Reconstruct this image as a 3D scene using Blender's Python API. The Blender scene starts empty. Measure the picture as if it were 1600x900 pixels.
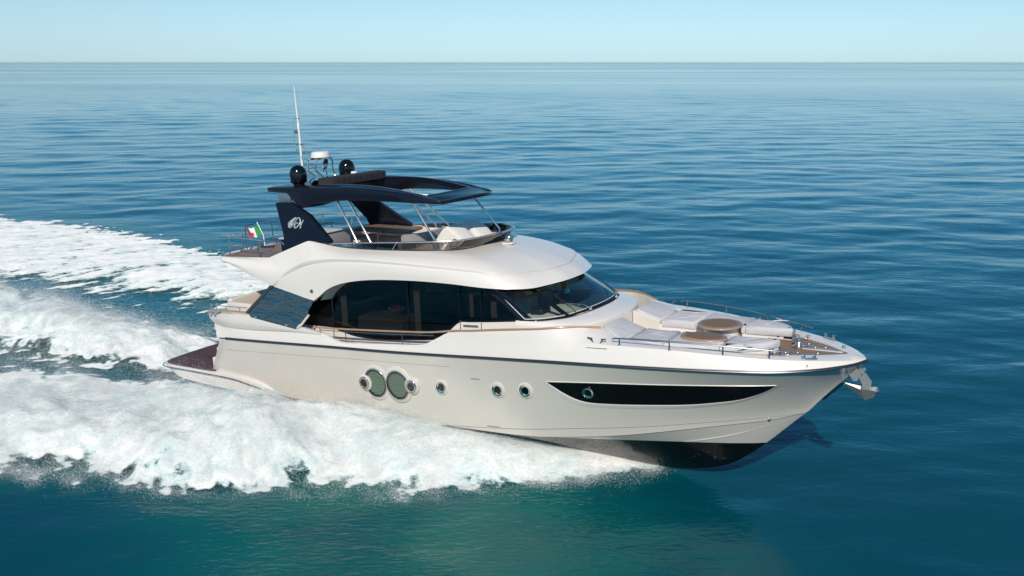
import bpy, bmesh, math, random
import numpy as np
from mathutils import Vector, Matrix
R = math.radians
# ------------------------------------------------------------------ camera, world, sun, exposure
scene = bpy.context.scene
FPX, CAMH, HOR = 1472.0, 10.81, 353.0
PITCH = math.atan(HOR / FPX)
cam_d = bpy.data.cameras.new('camera'); cam = bpy.data.objects.new('camera', cam_d)
scene.collection.objects.link(cam); scene.camera = cam
cam_d.sensor_width = 36.0; cam_d.lens = 36.0 * FPX / 1600.0
cam_d.clip_start = 0.5; cam_d.clip_end = 60000
cam.location = (0, 0, CAMH); cam.rotation_euler = (math.pi / 2 - PITCH, 0, 0)

SUN_EL, SUN_AZ = 36.0, 188.0          # degrees; azimuth measured clockwise from +Y (camera looks along +Y)
world = bpy.data.worlds.new('World'); scene.world = world; world.use_nodes = True
wn = world.node_tree; wn.nodes.clear()
sky = wn.nodes.new('ShaderNodeTexSky'); sky.sky_type = 'NISHITA'; sky.sun_disc = False
sky.sun_elevation = R(SUN_EL); sky.sun_rotation = R(SUN_AZ)
sky.air_density = 1.0; sky.dust_density = 0.0; sky.ozone_density = 1.0; sky.altitude = 0
tint = wn.nodes.new('ShaderNodeMix'); tint.data_type = 'RGBA'; tint.blend_type = 'MULTIPLY'
tint.inputs[0].default_value = 1.0
wtc = wn.nodes.new('ShaderNodeTexCoord'); wsp = wn.nodes.new('ShaderNodeSeparateXYZ'); wn.links.new(wtc.outputs['Generated'], wsp.inputs[0])
ramp = wn.nodes.new('ShaderNodeValToRGB'); wn.links.new(wsp.outputs[2], ramp.inputs[0]); wn.links.new(ramp.outputs[0], tint.inputs[7])
cr_ = ramp.color_ramp; cr_.elements[0].position = 0.0; cr_.elements[0].color = (.34, .56, .97, 1); cr_.elements[1].position = .6; cr_.elements[1].color = (.58, .88, .97, 1)
for p_, c_ in ((.03, (.43, .615, .93, 1)), (.066, (.49, .655, .83, 1)), (.11, (.25, .62, .84, 1)), (.25, (.23, .68, .89, 1))):
    e_ = cr_.elements.new(p_); e_.color = c_
bg = wn.nodes.new('ShaderNodeBackground'); bg.inputs[1].default_value = 0.108
wo = wn.nodes.new('ShaderNodeOutputWorld')
wn.links.new(sky.outputs[0], tint.inputs[6]); wn.links.new(tint.outputs[2], bg.inputs[0]); wn.links.new(bg.outputs[0], wo.inputs[0])
sd = bpy.data.lights.new('sun', 'SUN'); sun = bpy.data.objects.new('sun', sd); scene.collection.objects.link(sun)
sd.energy = 3.7; sd.angle = R(0.53); sd.color = (1.0, 0.90, 0.775)
_az = R(SUN_AZ); _d = Vector((math.sin(_az) * math.cos(R(SUN_EL)), math.cos(_az) * math.cos(R(SUN_EL)), math.sin(R(SUN_EL))))
sun.rotation_euler = _d.to_track_quat('Z', 'Y').to_euler(); sun.location = (0, 0, 60)
scene.view_settings.view_transform = 'Standard'; scene.view_settings.look = 'None'
scene.view_settings.exposure = 0.12; scene.view_settings.gamma = 1.0; scene.view_settings.use_curve_mapping = False
scene.cycles.use_denoising = True
scene.cycles.transparent_max_bounces = 24; scene.cycles.max_bounces = 8
scene.cycles.caustics_reflective = False; scene.cycles.caustics_refractive = False
#=== PURE
def crs(P, n, closed=False):
    """Catmull-Rom resample of control points P (k,d) to n points"""
    P = np.asarray(P, float); k = len(P)
    if k == 2:
        t = np.linspace(0, 1, n)[:, None]; return P[0] * (1 - t) + P[1] * t
    if closed:
        t = np.linspace(0, k, n, endpoint=False); i = np.floor(t).astype(int); f = (t - i)[:, None]
        p0, p1, p2, p3 = P[(i - 1) % k], P[i % k], P[(i + 1) % k], P[(i + 2) % k]
    else:
        Q = np.vstack([2 * P[0] - P[1], P, 2 * P[-1] - P[-2]])
        t = np.linspace(0, k - 1, n); i = np.minimum(np.floor(t).astype(int), k - 2); f = (t - i)[:, None]
        p0, p1, p2, p3 = Q[i], Q[i + 1], Q[i + 2], Q[i + 3]
    return 0.5 * ((2 * p1) + (-p0 + p2) * f + (2 * p0 - 5 * p1 + 4 * p2 - p3) * f ** 2 + (-p0 + 3 * p1 - 3 * p2 + p3) * f ** 3)

def sfun(xs, ys):
    """smooth function through the knots (monotone cubic)"""
    xs = np.array(xs, float); ys = np.array(ys, float)
    h = np.diff(xs); d = np.diff(ys) / h; m = np.zeros(len(xs))
    m[0] = d[0]; m[-1] = d[-1]
    for i in range(1, len(xs) - 1):
        if d[i - 1] * d[i] > 0:
            w1 = 2 * h[i] + h[i - 1]; w2 = h[i] + 2 * h[i - 1]; m[i] = (w1 + w2) / (w1 / d[i - 1] + w2 / d[i])
    def f(x):
        x = np.clip(np.asarray(x, float), xs[0], xs[-1]); i = np.clip(np.searchsorted(xs, x) - 1, 0, len(h) - 1)
        t = (x - xs[i]) / h[i]; a = ys[i]; b = ys[i + 1]
        return (2*t**3-3*t**2+1)*a + (t**3-2*t**2+t)*h[i]*m[i] + (-2*t**3+3*t**2)*b + (t**3-t**2)*h[i]*m[i+1]
    return f
# hull lines in boat coordinates: x forward from the swim platform's edge, y half-breadth, z up
rub_y = sfun([2.3, 3.3, 5, 8, 12, 14, 16, 17.5, 19, 20, 21, 21.94, 22.5, 22.85, 22.98], [2.46, 2.6, 2.72, 2.8, 2.8, 2.75, 2.62, 2.46, 2.18, 1.93, 1.62, 1.17, .74, .33, 0])
rub_z = sfun([2.3, 3.76, 5.24, 8.02, 10.47, 12.7, 14.3, 16.5, 18.2, 19.7, 21.1, 22, 22.98], [1.75, 1.83, 1.92, 2.08, 2.19, 2.32, 2.41, 2.5, 2.54, 2.555, 2.57, 2.6, 2.66])
chi_y = sfun([2.3, 6, 9, 12, 14, 16, 18, 19.5, 20.8, 21.62], [2.36, 2.5, 2.48, 2.44, 2.3, 1.95, 1.4, .9, .4, 0])
chi_z = sfun([2.3, 5.8, 7.0, 8.55, 10, 12.3, 13.9, 15.04, 16.3, 17.3, 18.5, 19.7, 20.8, 21.62], [.1, .16, .14, .13, .12, .15, .16, .18, .29, .4, .59, .79, .97, 1.17])
stem_z = sfun([10, 17, 18.0, 18.7, 19.55, 20.21, 20.61, 21.47, 21.63, 21.97, 22.4, 22.83, 22.98], [-1.1, -1.02, -.96, -.86, -.6, -.16, .2, 1.04, 1.19, 1.59, 2.06, 2.47, 2.64])
def low_edge(x):
    if x < 21.62: return float(chi_y(x)), float(chi_z(x))
    return 0.0, float(stem_z(x))
def hullY(x, z):
    yl, zl = low_edge(x); yr, zr = float(rub_y(x)), float(rub_z(x))
    t = min(max((z - zl) / max(zr - zl, 1e-3), 0), 1)
    p = np.interp(x, [3, 10, 15, 19, 22, 23], [.75, .8, 1.0, 1.25, 1.25, 1.1])
    return yl + (yr - yl) * t ** p
#=== END PURE
# ------------------------------------------------------------------ materials
def mat(name, col, rough=.5, metal=0., coat=0., spec=.5, bump=0., bscale=20., var=0., vscale=2., sub=0.):
    m = bpy.data.materials.new(name); m.use_nodes = True; nt = m.node_tree; b = nt.nodes['Principled BSDF']
    b.inputs['Base Color'].default_value = (*col, 1); b.inputs['Roughness'].default_value = rough; b.inputs['Metallic'].default_value = metal
    b.inputs['Coat Weight'].default_value = coat; b.inputs['Coat Roughness'].default_value = .05; b.inputs['Specular IOR Level'].default_value = spec
    tc = nt.nodes.new('ShaderNodeTexCoord')
    if var:
        n = nt.nodes.new('ShaderNodeTexNoise'); n.inputs['Scale'].default_value = vscale; n.inputs['Detail'].default_value = 5
        mx = nt.nodes.new('ShaderNodeMix'); mx.data_type = 'RGBA'
        mx.inputs[6].default_value = (*[c * (1 - var) for c in col], 1); mx.inputs[7].default_value = (*[min(1, c * (1 + var)) for c in col], 1)
        nt.links.new(tc.outputs['Object'], n.inputs['Vector']); nt.links.new(n.outputs['Fac'], mx.inputs[0]); nt.links.new(mx.outputs[2], b.inputs['Base Color'])
    if bump:
        n = nt.nodes.new('ShaderNodeTexNoise'); n.inputs['Scale'].default_value = bscale; n.inputs['Detail'].default_value = 4
        bp = nt.nodes.new('ShaderNodeBump'); bp.inputs['Strength'].default_value = bump; bp.inputs['Distance'].default_value = .02 if bump < 1 else .03
        nt.links.new(tc.outputs['Object'], n.inputs['Vector']); nt.links.new(n.outputs['Fac'], bp.inputs['Height']); nt.links.new(bp.outputs[0], b.inputs['Normal'])
    return m
def teak(name, c1, c2, axis=1, w=.06, caulk=(.03,.025,.02)):
    m = mat(name, c1, .6, bump=0); nt = m.node_tree; b = nt.nodes['Principled BSDF']
    tc = nt.nodes.new('ShaderNodeTexCoord'); sp = nt.nodes.new('ShaderNodeSeparateXYZ'); nt.links.new(tc.outputs['Object'], sp.inputs[0])
    mu = nt.nodes.new('ShaderNodeMath'); mu.operation = 'MULTIPLY'; mu.inputs[1].default_value = 1 / w; nt.links.new(sp.outputs[axis], mu.inputs[0])
    fr = nt.nodes.new('ShaderNodeMath'); fr.operation = 'FRACT'; nt.links.new(mu.outputs[0], fr.inputs[0])
    gt = nt.nodes.new('ShaderNodeMath'); gt.operation = 'LESS_THAN'; gt.inputs[1].default_value = .12; nt.links.new(fr.outputs[0], gt.inputs[0])
    mp = nt.nodes.new('ShaderNodeMapping'); mp.inputs['Scale'].default_value = (2.5, 18, 8) if axis == 1 else (18, 2.5, 8)
    n = nt.nodes.new('ShaderNodeTexNoise'); n.inputs['Scale'].default_value = 3; n.inputs['Detail'].default_value = 6
    nt.links.new(tc.outputs['Object'], mp.inputs[0]); nt.links.new(mp.outputs[0], n.inputs['Vector'])
    mx = nt.nodes.new('ShaderNodeMix'); mx.data_type = 'RGBA'; mx.inputs[6].default_value = (*c1, 1); mx.inputs[7].default_value = (*c2, 1)
    nt.links.new(n.outputs['Fac'], mx.inputs[0])
    m2 = nt.nodes.new('ShaderNodeMix'); m2.data_type = 'RGBA'; m2.inputs[7].default_value = (*caulk, 1)
    nt.links.new(gt.outputs[0], m2.inputs[0]); nt.links.new(mx.outputs[2], m2.inputs[6]); nt.links.new(m2.outputs[2], b.inputs['Base Color'])
    return m
def glass(name, tintc, refl=(1, 1, 1), base=.04, rough=.02, bump=0.):
    m = bpy.data.materials.new(name); m.use_nodes = True; nt = m.node_tree; nt.nodes.clear()
    o = nt.nodes.new('ShaderNodeOutputMaterial'); tr = nt.nodes.new('ShaderNodeBsdfTransparent'); tr.inputs[0].default_value = (*tintc, 1)
    gl = nt.nodes.new('ShaderNodeBsdfGlossy'); gl.inputs['Roughness'].default_value = rough; gl.inputs[0].default_value = (*refl, 1)
    fz = nt.nodes.new('ShaderNodeFresnel'); fz.inputs[0].default_value = 1.5
    ad = nt.nodes.new('ShaderNodeMath'); ad.operation = 'ADD'; ad.inputs[1].default_value = base; ad.use_clamp = True
    ms = nt.nodes.new('ShaderNodeMixShader')
    nt.links.new(fz.outputs[0], ad.inputs[0]); nt.links.new(ad.outputs[0], ms.inputs[0]); nt.links.new(tr.outputs[0], ms.inputs[1]); nt.links.new(gl.outputs[0], ms.inputs[2])
    if bump:
        tc = nt.nodes.new('ShaderNodeTexCoord'); mp = nt.nodes.new('ShaderNodeMapping'); mp.inputs['Scale'].default_value = (1, 1, 3)
        n = nt.nodes.new('ShaderNodeTexNoise'); n.inputs['Scale'].default_value = 1.2; n.inputs['Detail'].default_value = 3
        bp = nt.nodes.new('ShaderNodeBump'); bp.inputs['Strength'].default_value = bump; bp.inputs['Distance'].default_value = .05
        nt.links.new(tc.outputs['Object'], mp.inputs[0]); nt.links.new(mp.outputs[0], n.inputs['Vector']); nt.links.new(n.outputs['Fac'], bp.inputs['Height']); nt.links.new(bp.outputs[0], gl.inputs['Normal'])
    nt.links.new(ms.outputs[0], o.inputs[0]); return m
M = dict(
    hull=mat('pearl_grey_hull', (.70, .65, .575), .27, metal=.2, coat=.8, var=.03, vscale=.6),
    white=mat('white_gelcoat', (.74, .70, .645), .28, coat=.3, var=.012, vscale=.8),
    cream=mat('cream_gelcoat', (.66, .62, .56), .4, coat=.2, var=.02),
    black=mat('antifouling', (.004, .003, .003), .12, coat=.0, spec=.5, var=.3, vscale=1.5),
    navy=mat('navy_black_paint', (.005, .007, .016), .35, coat=.12, spec=.25),
    gloss=mat('gloss_black', (.004, .004, .005), .08, coat=1.),
    blackin=mat('black_interior', (.006, .006, .007), .5),
    chrome=mat('polished_steel', (.80, .70, .62), .18, metal=1.),
    steel=mat('brushed_steel', (.5, .5, .5), .35, metal=1., bump=.2, bscale=40),
    railm=mat('dark_steel', (.38, .39, .40), .22, metal=1.),
    rubm=mat('rub_rail_steel', (.11, .11, .12), .3, metal=.8),
    wood=mat('varnished_teak', (.36, .225, .145), .35, coat=.4, var=.25, vscale=6),
    woodg=mat('grey_teak_trim', (.26, .19, .14), .5, var=.2, vscale=5),
    teak=teak('teak_planks', (.30, .205, .15), (.22, .145, .105)),
    dteak=teak('wet_dark_teak', (.115, .040, .028), (.065, .024, .018), w=.07, caulk=(.01, .008, .008)),
    table=teak('teak_table', (.26, .155, .085), (.19, .11, .06), w=.09),
    pad=mat('sunpad_fabric', (.55, .535, .545), .85, bump=1., bscale=3.2, var=.05, vscale=3),
    padw=mat('cream_upholstery', (.62, .56, .50), .7, bump=.2, bscale=6, var=.03),
    seatg=mat('grey_upholstery', (.30, .29, .30), .8, bump=.2, bscale=8, var=.04),
    seatw=mat('white_cover', (.80, .78, .72), .55, bump=.2, bscale=5),
    canvas=mat('black_canvas', (.022, .022, .024), .75, bump=.8, bscale=14, var=.3, vscale=9),
    curtain_refl=mat('ivory_curtain_and_reflection', (.75, .72, .62), .8),
    rimw=mat('satin_white_rim', (.64, .61, .565), .3, coat=.3),
    grille=mat('grey_green_grille', (.17, .23, .17), .4, metal=.3),
    plastic=mat('white_plastic', (.82, .80, .76), .4), dome=mat('black_dome', (.003, .003, .004), .12, coat=.3, spec=.4),
    rubber=mat('black_rubber', (.02, .02, .02), .5), seam_shadow=mat('seam_and_chine_shadow', (.16, .15, .14), .6), groove=mat('groove_grey', (.56, .54, .52), .4),
    tint=glass('tinted_glass', (.19, .18, .17), base=.0), clear=glass('windscreen_glass', (.78, .90, .86), base=.02),
    smoke=glass('smoked_screen', (.38, .36, .35), base=.05), wing=glass('wing_glass', (.06, .08, .10), refl=(.75, .88, 1.0), base=.16, bump=.5),
    lens=glass('port_glass', (.30, .36, .32), base=.04), winblack=mat('hull_window_black', (.004, .004, .005), .12, spec=.25),
    red=mat('red_cloth', (.60, .03, .03), .8), green=mat('green_cloth', (.03, .30, .08), .8), wcloth=mat('white_cloth', (.8, .8, .76), .8),
    redfruit=mat('red_fruit', (.45, .04, .03), .4), galv=mat('galvanised_steel', (.42, .42, .41), .42, metal=.6, bump=.3, bscale=12),
    floor=mat('saloon_floor', (.14, .10, .07), .5), saloon=mat('saloon_fabric', (.38, .34, .28), .8), silver=mat('silver_letters', (.62, .62, .62), .35, metal=.6))

# ------------------------------------------------------------------ mesh helpers
C = scene.collection
class MB:
    def __init__(s): s.v = []; s.f = []; s.n = 0; s.mi = []
    def add(s, v, f):
        v = np.asarray(v, float).reshape(-1, 3); s.v.append(v); s.f += [tuple(int(i) + s.n for i in q) for q in f]; s.n += len(v); return s
    def grid(s, G, flip=False, wrap=False):
        G = np.asarray(G); a, b = G.shape[:2]; f = []
        for i in range(a if wrap else a - 1):
            for j in range(b - 1):
                i2 = (i + 1) % a; q = (i * b + j, i2 * b + j, i2 * b + j + 1, i * b + j + 1)
                f.append(q[::-1] if flip else q)
        return s.add(G.reshape(-1, 3), f)
    def box(s, c, d, rz=0, ry=0, bev=0.):
        x, y, z = [k / 2 for k in d]; b = min(bev, x, y, z)
        Mx = Matrix.Rotation(rz, 3, 'Z') @ Matrix.Rotation(ry, 3, 'Y')
        if b <= 0:
            P = [(sx * x, sy * y, sz * z) for sz in (-1, 1) for sy in (-1, 1) for sx in (-1, 1)]
            F = [(0, 2, 3, 1), (4, 5, 7, 6), (0, 1, 5, 4), (2, 6, 7, 3), (0, 4, 6, 2), (1, 3, 7, 5)]
        else:
            bm = bmesh.new(); bmesh.ops.create_cube(bm, size=1)
            for v in bm.verts: v.co = Vector((v.co.x * 2 * x, v.co.y * 2 * y, v.co.z * 2 * z))
            bmesh.ops.bevel(bm, geom=bm.edges[:], offset=b, segments=3, affect='EDGES', profile=.5)
            bm.verts.index_update(); P = [tuple(v.co) for v in bm.verts]; F = [tuple(v.index for v in f.verts) for f in bm.faces]; bm.free()
        P = [tuple(Mx @ Vector(p) + Vector(c)) for p in P]; return s.add(P, F)
    def tube(s, P, r, n=8, cap=True):
        P = [Vector(p) for p in P]; k = len(P); rr = r if hasattr(r, '__len__') else [r] * k; rings = []
        prev = None
        for i in range(k):
            t = (P[min(i + 1, k - 1)] - P[max(i - 1, 0)]).normalized()
            if prev is None:
                a = t.cross(Vector((0, 0, 1)));
                if a.length < .1: a = t.cross(Vector((0, 1, 0)))
            else: a = prev - t * prev.dot(t)
            a.normalize(); prev = a; b = t.cross(a)
            rings.append([tuple(P[i] + (a * math.cos(q) + b * math.sin(q)) * rr[i]) for q in [2 * math.pi * j / n for j in range(n)]])
        V = [p for g in rings for p in g]; F = []
        for i in range(k - 1):
            for j in range(n): F.append((i * n + j, i * n + (j + 1) % n, (i + 1) * n + (j + 1) % n, (i + 1) * n + j))
        if cap: F.append(tuple(range(n))[::-1]); F.append(tuple((k - 1) * n + j for j in range(n)))
        return s.add(V, F)
    def lathe(s, prof, c=(0, 0, 0), n=24, rot=None):
        V = []; F = []; m = len(prof)
        for j in range(n):
            a = 2 * math.pi * j / n
            for r, z in prof:
                p = Vector((r * math.cos(a), r * math.sin(a), z))
                if rot is not None: p = rot @ p
                V.append(tuple(p + Vector(c)))
        for j in range(n):
            for i in range(m - 1): F.append((j * m + i, ((j + 1) % n) * m + i, ((j + 1) % n) * m + i + 1, j * m + i + 1))
        return s.add(V, F)
    def prism(s, bot, top):
        """bot, top: matching outlines (n,3)"""
        n = len(bot); V = list(map(tuple, bot)) + list(map(tuple, top))
        F = [tuple(range(n))[::-1], tuple(range(n, 2 * n))] + [(i, (i + 1) % n, n + (i + 1) % n, n + i) for i in range(n)]
        return s.add(V, F)
    def slab(s, G, off):
        """grid G with thickness: a second grid offset by vector off and skirts"""
        G = np.asarray(G, float); H = G + np.asarray(off); a, b = G.shape[:2]
        s.grid(G); s.grid(H, True)
        rim = [(i, 0) for i in range(a)] + [(a - 1, j) for j in range(1, b)] + [(i, b - 1) for i in range(a - 2, -1, -1)] + [(0, j) for j in range(b - 2, 0, -1)]
        P = [G[i, j] for i, j in rim]; Q = [H[i, j] for i, j in rim]; n = len(P)
        return s.add(P + Q, [(i, (i + 1) % n, n + (i + 1) % n, n + i) for i in range(n)])
    def build(s, name, m, parent=None, smooth=35, bevel=0., nrm=True):
        me = bpy.data.meshes.new(name); V = np.concatenate(s.v) if s.v else np.zeros((0, 3))
        me.from_pydata([tuple(p) for p in V], [], s.f)
        if nrm:
            bm = bmesh.new(); bm.from_mesh(me); bmesh.ops.remove_doubles(bm, verts=bm.verts, dist=1e-4)
            bmesh.ops.dissolve_degenerate(bm, dist=1e-5, edges=bm.edges); bmesh.ops.recalc_face_normals(bm, faces=bm.faces); bm.to_mesh(me); bm.free()
        me.materials.append(m)
        me.polygons.foreach_set('use_smooth', [True] * len(me.polygons))
        if smooth < 180: me.set_sharp_from_angle(angle=R(smooth))
        o = bpy.data.objects.new(name, me); C.objects.link(o)
        if parent is not None: o.parent = parent
        if bevel:
            bv = o.modifiers.new('bevel', 'BEVEL'); bv.width = bevel; bv.segments = 3; bv.limit_method = 'ANGLE'; bv.angle_limit = R(40); bv.harden_normals = False
        return o
mir = lambda P: np.asarray(P, float) * np.array([1, -1, 1])
def both(P):   # port half followed by mirrored starboard half from a curve running to the centre line (drops the doubled point)
    P = np.asarray(P, float); return np.vstack([mir(P), P[::-1][1:]])
def loft(curves, nu, nv, smooth_v=True):
    A = np.array([crs(c, nu) for c in curves])                      # rows, nu, 3
    if smooth_v: return np.transpose(np.array([crs(A[:, i], nv) for i in range(nu)]), (0, 1, 2))
    out = []
    for i in range(nu):
        seg = []
        for k in range(len(curves) - 1):
            t = np.linspace(0, 1, nv, endpoint=(k == len(curves) - 2))[:, None]; seg.append(A[k, i] * (1 - t) + A[k + 1, i] * t)
        out.append(np.vstack(seg))
    return np.array(out)
def tag(o, label=None, cat=None, group=None, kind=None):
    for k, v in (('label', label), ('category', cat), ('group', group), ('kind', kind)):
        if v: o[k] = v
    return o
# boat placement: yaw, running trim, heel
YM = Matrix.Translation((-10.99, 33.368, .1)) @ Matrix.Rotation(R(-31.58), 4, 'Z') @ Matrix.Rotation(R(-2.82), 4, 'Y') @ Matrix.Rotation(R(-.296), 4, 'X')
yacht = bpy.data.objects.new('motor_yacht', None); C.objects.link(yacht); yacht.matrix_world = YM
tag(yacht, 'white and pearl grey flybridge motor yacht speeding across the open sea', 'motor yacht')
Y = yacht
# ------------------------------------------------------------------ hull
XS = np.concatenate([np.linspace(2.35, 16, 50), np.linspace(16.2, 21.4, 34), np.linspace(21.5, 22.97, 22)])
mb = MB(); G = []
for x in XS:
    yl, zl = low_edge(x); zr = float(rub_z(x)); row = []
    for t in np.linspace(0, 1, 15):
        z = zl + (zr - zl) * t; row.append((x, -hullY(x, z), z))
    G.append(row)
G = np.array(G); G[:, :, 1] *= 1
# rake of the transom corner: the lower stations are pulled aft
for k in range(6):
    for j in range(15):
        xa = 2.35 + .95 * (j / 14) ** 1.1
        G[k, j, 0] = xa + k / 6 * (XS[6] - xa); G[k, j, 1] = -hullY(G[k, j, 0], G[k, j, 2]) + .12 * (1 - k / 6) ** 2.5
mb.grid(G); mb.grid(mir(G), True)
# transom
for j in range(14):
    a, b = G[0, j], G[0, j + 1]; mb.add([a, b, b * [1, -1, 1], a * [1, -1, 1]], [(0, 1, 2, 3)])
# forward bottom above the boot top (z = .2) and the flat of the spray rail
BOOT = .2
def bottom(lo, hi, xs):
    g = []
    for x in xs:
        yl, zl = low_edge(x); zk = float(stem_z(x)); zk = min(zk, zl)
        row = []
        for t in np.linspace(lo, hi, 7):
            s = (BOOT - zk) / max(zl - zk, 1e-4); s = min(max(s, 0.), 1.)
            u = s * t if hi <= 1 else s + (1 - s) * (t - 1)
            row.append((x, -yl * u ** .92, zk + (zl - zk) * u))
        g.append(row)
    return np.array(g)
xs2 = np.linspace(15.1, 21.6, 60)
g = bottom(1, 2, xs2); mb.grid(g); mb.grid(mir(g), True)
hull = mb.build('hull', M['hull'], Y, 30)
mb = MB(); xs3 = np.concatenate([np.linspace(2.35, 15, 20), np.linspace(15.1, 20.62, 46)])
g = bottom(0, 1, xs3); mb.grid(g); mb.grid(mir(g), True)
bottom_o = mb.build('hull_bottom', M['black'], Y, 30)
mb = MB()   # spray strake
for s in (1, -1):
    P = []
    for x in np.linspace(18.75, 20.85, 30):
        yl, zl = low_edge(x); zk = float(stem_z(x)); u = .72; P.append((x, -s * (yl * u ** .92 + .015), zk + (zl - zk) * u))
    mb.tube(P, [.003 + .007 * math.sin(math.pi * min(1, i / 26 + .1)) for i in range(30)], 6)
mb.build('spray_strake', M['hull'], Y)
# seams on the topsides
mb = MB()
def hull_line(pts, w=.006, off=.004, n=40):
    for s in (1, -1):
        P = crs(pts, n); mb.tube([(x, -s * (hullY(x, z) + off * 0), z) for x, z in P], w, 5)
hull_line([(12.22, .156), (14.72, .371), (16.14, .529), (17.77, .682), (19.75, .923), (21.48, 1.137)], .007)
hull_line([(3.7, 1.45), (6.32, 1.632), (9.46, 1.83), (12.68, 2.0)], .004)
hull_line([(13.33, 1.73), (13.60, 1.735)], .012); hull_line([(13.6, .33), (13.98, .34)], .012)
mb.build('hull_seam', M['seam_shadow'], hull)
mb = MB(); P = [(x, -(float(chi_y(x)) + .004), float(chi_z(x))) for x in np.linspace(15.2, 21.55, 50)]
mb.tube(P, .008, 6); mb.tube(mir(P), .008, 6); mb.build('chine_shadow_line', M['seam_shadow'], hull)  # dark strip along the chine, painting in its shadow line
# rub rail
mb = MB()
P = [(x, -(float(rub_y(x)) + .012), float(rub_z(x)) + .0) for x in np.concatenate([np.linspace(3.75, 21, 60), np.linspace(21.1, 22.98, 24)])]
Pf = np.vstack([P, mir(P)[::-1][1:]])
mb.tube(Pf, .030, 8)
mb.tube(Pf + [0, 0, .034], .016, 6)
mb.build('rub_rail', M['rubm'], Y)
# stem guard: dark strip on the stem under the anchor
mb = MB(); mb.prism([(22.43, -.03, 2.06), (21.97, -.03, 1.57), (22.02, -.03, 1.55), (22.50, -.03, 2.05)], [(22.43, .03, 2.06), (21.97, .03, 1.57), (22.02, .03, 1.55), (22.50, .03, 2.05)])
mb.build('stem_guard', M['gloss'], hull)

def hsurf(x, z, off): return (x, -(hullY(x, z) + off), z)
def dual(build, name, m, parent, **k):
    for s in (1, -1):
        mb = MB(); build(mb)
        if s < 0:
            mb.v = [v * np.array([1, -1, 1]) for v in mb.v]; mb.f = [q[::-1] for q in mb.f]
        o = mb.build(name, m, parent, **k)
        yield o
# bow window slot
topc = crs([(15.59, 1.872), (17.07, 1.965), (18.94, 2.03), (21.14, 2.098)], 50)
botc = crs([(15.59, 1.872), (15.80, 1.73), (15.99, 1.60), (16.30, 1.44), (16.65, 1.36), (17.2, 1.355), (17.9, 1.375), (18.94, 1.421), (19.62, 1.505), (20.25, 1.629), (20.8, 1.863), (21.14, 2.098)], 50)
outc = crs([(15.47, 1.874), (15.66, 1.65), (15.86, 1.47), (16.2, 1.28), (16.6, 1.215), (17.2, 1.21), (17.86, 1.222), (18.78, 1.268), (19.5, 1.365), (20.18, 1.506), (20.8, 1.80), (21.26, 2.108)], 50)
def pane(mb):
    g = []
    for t in np.linspace(.003, .997, 50):
        # match by x
        x = 15.59 + (21.14 - 15.59) * t; zt = np.interp(x, topc[:, 0], topc[:, 1]); zb = np.interp(x, botc[:, 0], botc[:, 1])
        g.append([hsurf(x, zb + (zt - zb) * k / 6, .006) for k in range(7)])
    mb.slab(g, (0, .05, 0))
hw = list(dual(pane, 'hull_window', M['winblack'], Y))
def rim(mb):
    g = []
    for i in range(50):
        a = botc[i]; b = outc[i]; g.append([hsurf(a[0], a[1], .008), hsurf(a[0] * .93 + b[0] * .07, a[1] * .93 + b[1] * .07, .028), hsurf((a[0] + b[0]) / 2, (a[1] + b[1]) / 2, .022), hsurf(b[0], b[1], -.004)])
    mb.grid(g)
    g = [[hsurf(x, z + .0, .004), hsurf(x, z + .018, .02), hsurf(x, z + .034, -.002)] for x, z in topc]
    mb.grid(g)
list(dual(rim, 'window_rim', M['rimw'], hull, smooth=60))
def ring(mb, x, z, r0, r1, h0, h1, base=-.01, n=40, zr=1.08, sl=.06, a0=0, a1=2 * math.pi):
    """a raised annulus on the hull side: r0 inner, r1 outer radius, h inner/outer height proud"""
    g = []
    for i in range(n + 1):
        a = a0 + (a1 - a0) * i / n; row = []
        for r, h in ((r0, base), (r0, h0), ((r0 + r1) / 2, (h0 + h1) / 2 + .004), (r1, h1), (r1 + .004, base)):
            X = x + r * math.cos(a); Z = z + r * zr * math.sin(a) + sl * r * math.cos(a); row.append(hsurf(X, Z, h))
        g.append(row)
    mb.grid(g)
def disk(mb, x, z, r, off, n=32, zr=1.08, sl=.06):
    P = [hsurf(x + r * math.cos(a), z + r * zr * math.sin(a) + sl * r * math.cos(a), off) for a in np.linspace(0, 2 * math.pi, n, endpoint=False)]
    mb.add([hsurf(x, z, off)] + P, [(0, 1 + i, 1 + (i + 1) % n) for i in range(n)])
for (x, z, r) in [(12.32, 1.343, .125), (14.12, 1.482, .125), (14.94, 1.555, .125), (16.67, 1.654, .115)]:
    big = x < 16
    for s_i, o in enumerate(dual(lambda mb: (ring(mb, x, z, r + .02, r + (.095 if big else .03), .030, .012 if big else .03), ), 'porthole', M['rimw'] if big else M['steel'], Y, smooth=60)):
        for nm, mt_, fn in (('porthole_frame', M['chrome'], lambda mb: ring(mb, x, z, r - .022, r + .034, .022, .044)), ('porthole_pane', M['lens'], lambda mb: disk(mb, x, z, r - .01, .012)), ('porthole_lining', M['rubber'], lambda mb: disk(mb, x, z, r - .01, -.04 if False else .004))):
            mb = MB(); fn(mb)
            if s_i: mb.v = [v * np.array([1, -1, 1]) for v in mb.v]
            mb.build(nm, mt_, o, 60)
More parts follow.
